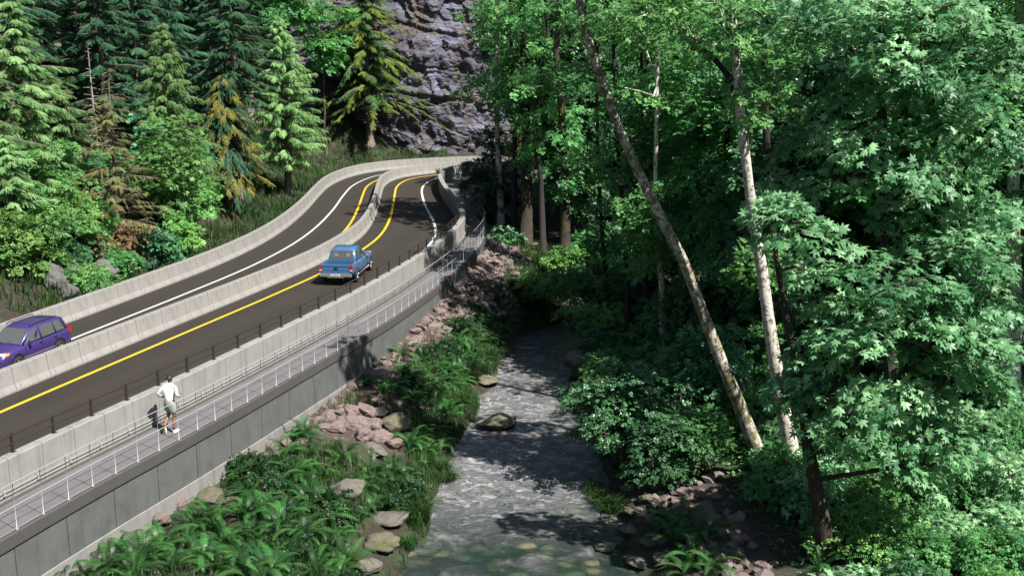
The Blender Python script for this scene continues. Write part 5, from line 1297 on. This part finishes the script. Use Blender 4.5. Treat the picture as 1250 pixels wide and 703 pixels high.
def scatter_ferns():
    rng = np.random.default_rng(12)
    spec = [('arching green sword fern among the ferns crowding the near left bank', 'sword ferns of the near left bank', [(60, 700), (100, 690), (135, 700), (150, 672), (180, 690), (205, 668), (215, 702), (245, 690), (240, 655), (275, 668), (285, 700), (300, 640), (320, 672), (330, 705), (345, 645), (352, 690), (370, 665), (375, 620), (385, 705), (400, 640), (395, 590), (405, 672), (420, 690), (340, 600), (315, 615), (360, 585), (345, 565), (300, 610), (380, 560), (440, 640), (440, 600), (455, 625), (475, 590), (420, 560), (120, 708), (260, 640), (160, 708), (80, 708)], (.75, 1.15)),
            ('green sword fern on the left bank beside the middle of the river', 'sword ferns of the middle left bank', [(515, 520), (520, 560), (505, 552), (530, 500), (525, 470), (508, 496), (545, 470), (560, 440), (575, 450), (540, 430), (590, 420), (555, 405), (520, 455), (480, 480), (500, 470), (570, 400), (600, 395), (610, 370), (585, 380), (545, 505), (470, 482), (450, 474), (490, 440)], (.7, 1.05)),
            ('large arching sword fern in the clump on the right path edge', 'sword ferns of the right bank clump', [(812, 640), (835, 650), (858, 662), (822, 672), (850, 690), (870, 700), (838, 706), (806, 655)], (.95, 1.25)),
            ('sword fern at the right water edge below the glossy bush', 'sword ferns under the glossy bush', [(740, 560), (765, 556), (752, 575), (785, 560), (775, 540)], (.7, .95)),
            ('fern in the shade at the foot of the large maple', 'ferns at the foot of the maples', [(1060, 668), (1090, 680), (1120, 672), (1030, 690), (1150, 690), (1075, 700), (1110, 702), (1180, 700), (1000, 700)], (.8, 1.1))]
    extra = {0: [], 1: []}
    while len(extra[0]) < 40 or len(extra[1]) < 45:
        px, py = rng.uniform(20, 620), rng.uniform(360, 708); k = 0 if py > 545 else 1
        if len(extra[k]) >= (40, 45)[k] or (395 < px < 500 and 490 < py < 545): continue
        x, y, z = hit(px, py); q = [float(v[0]) for v in ground(np.array([x]), np.array([y]), True)]
        if q[2] < np.interp(y, [20, 36, 50, 60], [.4, .6, 1.4, 3.0]) or q[3] < .5 or not clear_of_rocks(x, y - .4): continue
        extra[k].append((px, py))
    for k in (0, 1): spec[k][2].extend(extra[k])
    P = [fern(spec[0][0], spec[0][1], (0, 0, 0), 600 + k, nf, L=1.12) for k, nf in enumerate((12, 15, 10))]
    i = 0
    for lab, grp, pts, (a, b) in spec:
        for px, py in pts:
            x, y, z = hit(px, py)
            o = P[i] if i < 3 else copy_tree(P[i % 3]); i += 1
            s = rng.uniform(a, b); o.location = (x, y, z - .02); o.rotation_euler = (rng.normal(0, .08), rng.normal(0, .08), rng.uniform(0, 6.28)); o.scale = (s, s, s)
            tag(o, lab, 'fern', grp)
scatter_ferns()

def blades(name, P, h, w, mat, seed, lean=.35, n_per=1, kind='stuff'):
    rng = np.random.default_rng(seed); m = len(P); a = rng.uniform(0, 6.28, m); d = np.stack([np.cos(a), np.sin(a), 0 * a], 1); s = np.stack([-d[:, 1], d[:, 0], 0 * a], 1)
    hh = h * rng.uniform(.5, 1.3, m); ln = lean * rng.uniform(.2, 1.6, m); ww = w * rng.uniform(.7, 1.3, m)
    Z = np.array([0, 0, 1.0])
    v0 = P - s * ww[:, None]; v1 = P + s * ww[:, None]; mid = P + Z * (hh * .6)[:, None] + d * (hh * ln * .4)[:, None]
    v2 = mid + s * (ww * .7)[:, None]; v3 = mid - s * (ww * .7)[:, None]; tip = P + Z * (hh * (1 - .35 * ln))[:, None] + d * (hh * ln * 1.1)[:, None]
    V = np.stack([v0, v1, v2, v3, tip], 1).reshape(-1, 3); b = np.arange(m)[:, None] * 5
    mb = MB(); cl = np.clip(.5 + fbm(P[:, 0] * .8, P[:, 1] * .8, 4) * 1.2 + rng.normal(0, .15, m), 0, 1)
    mb.add(V, b + np.array([[0, 1, 2, 3]]), 0, False, np.repeat(cl, 5)); mb.f.append((b + np.array([[3, 2, 4]]), 0, False))
    o = mb.build(name, mat); 
    if kind: tag(o, kind=kind)
    return o
def grass():
    rng = np.random.default_rng(14)
    n = 420000; x = rng.uniform(-16, 8, n); y = rng.uniform(20, 70, n); z, dl, dw, dL, dR = ground(x, y, True)
    den = np.clip(.55 + fbm(x * .45, y * .45, 33, 3) * 2.6, 0, 1) * np.clip((dw - np.interp(y, [20, 40, 50, 70], [.1, .2, .6, 1.8])) / 1.2, 0, 1)
    den = den * clear_of_rocks(x, y)
    k = (dw > .3) & (dL > .02) & (den * np.interp(y, [20, 40, 70], [.85, .85, .8]) > rng.uniform(0, 1, n))
    blades('bank_grass', np.stack([x, y, z - .02], 1)[k], .50, .014, G['grass'], 1)
    n = 90000; x = rng.uniform(-40, -6, n); y = rng.uniform(44, 107, n); z, dl, dw, dL, dR = ground(x, y, True)
    k = (dl > .5) & (dl < 9 + 12 * rng.random(n)) & (np.clip(.75 + fbm(x * .5, y * .5, 37, 3) * 1.5, 0, 1) > rng.uniform(0, 1, n))
    blades('slope_grass', np.stack([x, y, z - .02], 1)[k], .62, .026, G['grass'], 2, .3)
    n = 60000; x = rng.uniform(3, 24, n); y = rng.uniform(22, 62, n); z, dl, dw, dL, dR = ground(x, y, True)
    k = (dR > 3.6) & (np.clip(.4 + fbm(x * .6, y * .6, 39, 3) * 2.4, 0, 1) > rng.uniform(0, 1, n))
    P = np.stack([x, y, z], 1)[k]; m = len(P); mb = MB(); f = rng.normal(size=(m, 3)); f[:, 2] = abs(f[:, 2]) * .3
    mb.stamp(SPRIG3[0], SPRIG3[1], P + np.array([0, 0, .05]), frames(f, np.array([0, 0, 1.0]) + .3 * rng.normal(size=(m, 3))), .20 * rng.uniform(.6, 1.4, m), 0, np.clip(.5 + .25 * rng.normal(size=m), 0, 1))
    tag(mb.build('ground_cover_leaves', G['wood']), kind='stuff')
grass()
def tufts():
    rng = np.random.default_rng(19); lab = 'tuft of narrow sedge blades at the water edge'; grp = 'sedge tufts by the river'
    a = np.sqrt(rng.uniform(0, 1, 260)) * .22; q = rng.uniform(0, 6.28, 260)
    P0 = blades('sedge_tuft', np.stack([a * np.cos(q), a * np.sin(q), 0 * a], 1), .55, .011, G['grass'], 6, .9, kind=None)
    pts = [(542, 580), (548, 590), (732, 622), (725, 612), (745, 628), (520, 570), (600, 440), (610, 425), (575, 470), (590, 455), (620, 400), (640, 395), (560, 500), (500, 668), (512, 640), (712, 415), (720, 400), (700, 470), (722, 520), (738, 545)]
    for i, (px, py) in enumerate(pts):
        x, y, z = hit(px, py); o = P0 if i == 0 else P0.copy()
        if i: COL.objects.link(o)
        s = rng.uniform(.8, 1.5); o.location = (x, y, max(z, WATER_Z - .05)); o.scale = (s, s, s * rng.uniform(.8, 1.2)); o.rotation_euler = (0, 0, rng.uniform(0, 6)); tag(o, lab, 'grass tuft', grp)
    lab = 'small leafy plant between the ferns of the left bank'; grp = 'leafy plants of the left bank'
    P = [broadleaf('bank_plant', lab, 'plant', (0, 0, 0), (0, 0, .4), .02, [((0, 0, .32), (.5, .5, .34), 18)], SPRIG, .17, G[lm], BK['twig'], 700 + k, per=26, crad=(.16, .3), group=grp, tint=.45, low=-.5) for k, lm in enumerate(('bank', 'bank'))]
    i = 0
    while i < 30:
        y = rng.uniform(24, 60); x = rng.uniform(-12, 2); z, dl, dw, dL, dR = [float(v[0]) for v in ground(np.array([x]), np.array([y]), True)]
        if not (dw > np.interp(y, [20, 40, 50, 70], [.4, .6, 1.2, 2.6]) and dL > .9 and bool(clear_of_rocks(x, y - .3))) or (-3.6 < x + .28 * (y - 38) < .2 and 33.5 < y < 39.5): continue
        o = P[i] if i < 2 else copy_tree(P[i % 2]); i += 1
        s = rng.uniform(.6, 1.3); o.location = (x, y, z); o.scale = (s, s, s); o.rotation_euler = (0, 0, rng.uniform(0, 6)); tag(o, lab, 'plant', grp)
tufts()
bpy.context.view_layer.update()
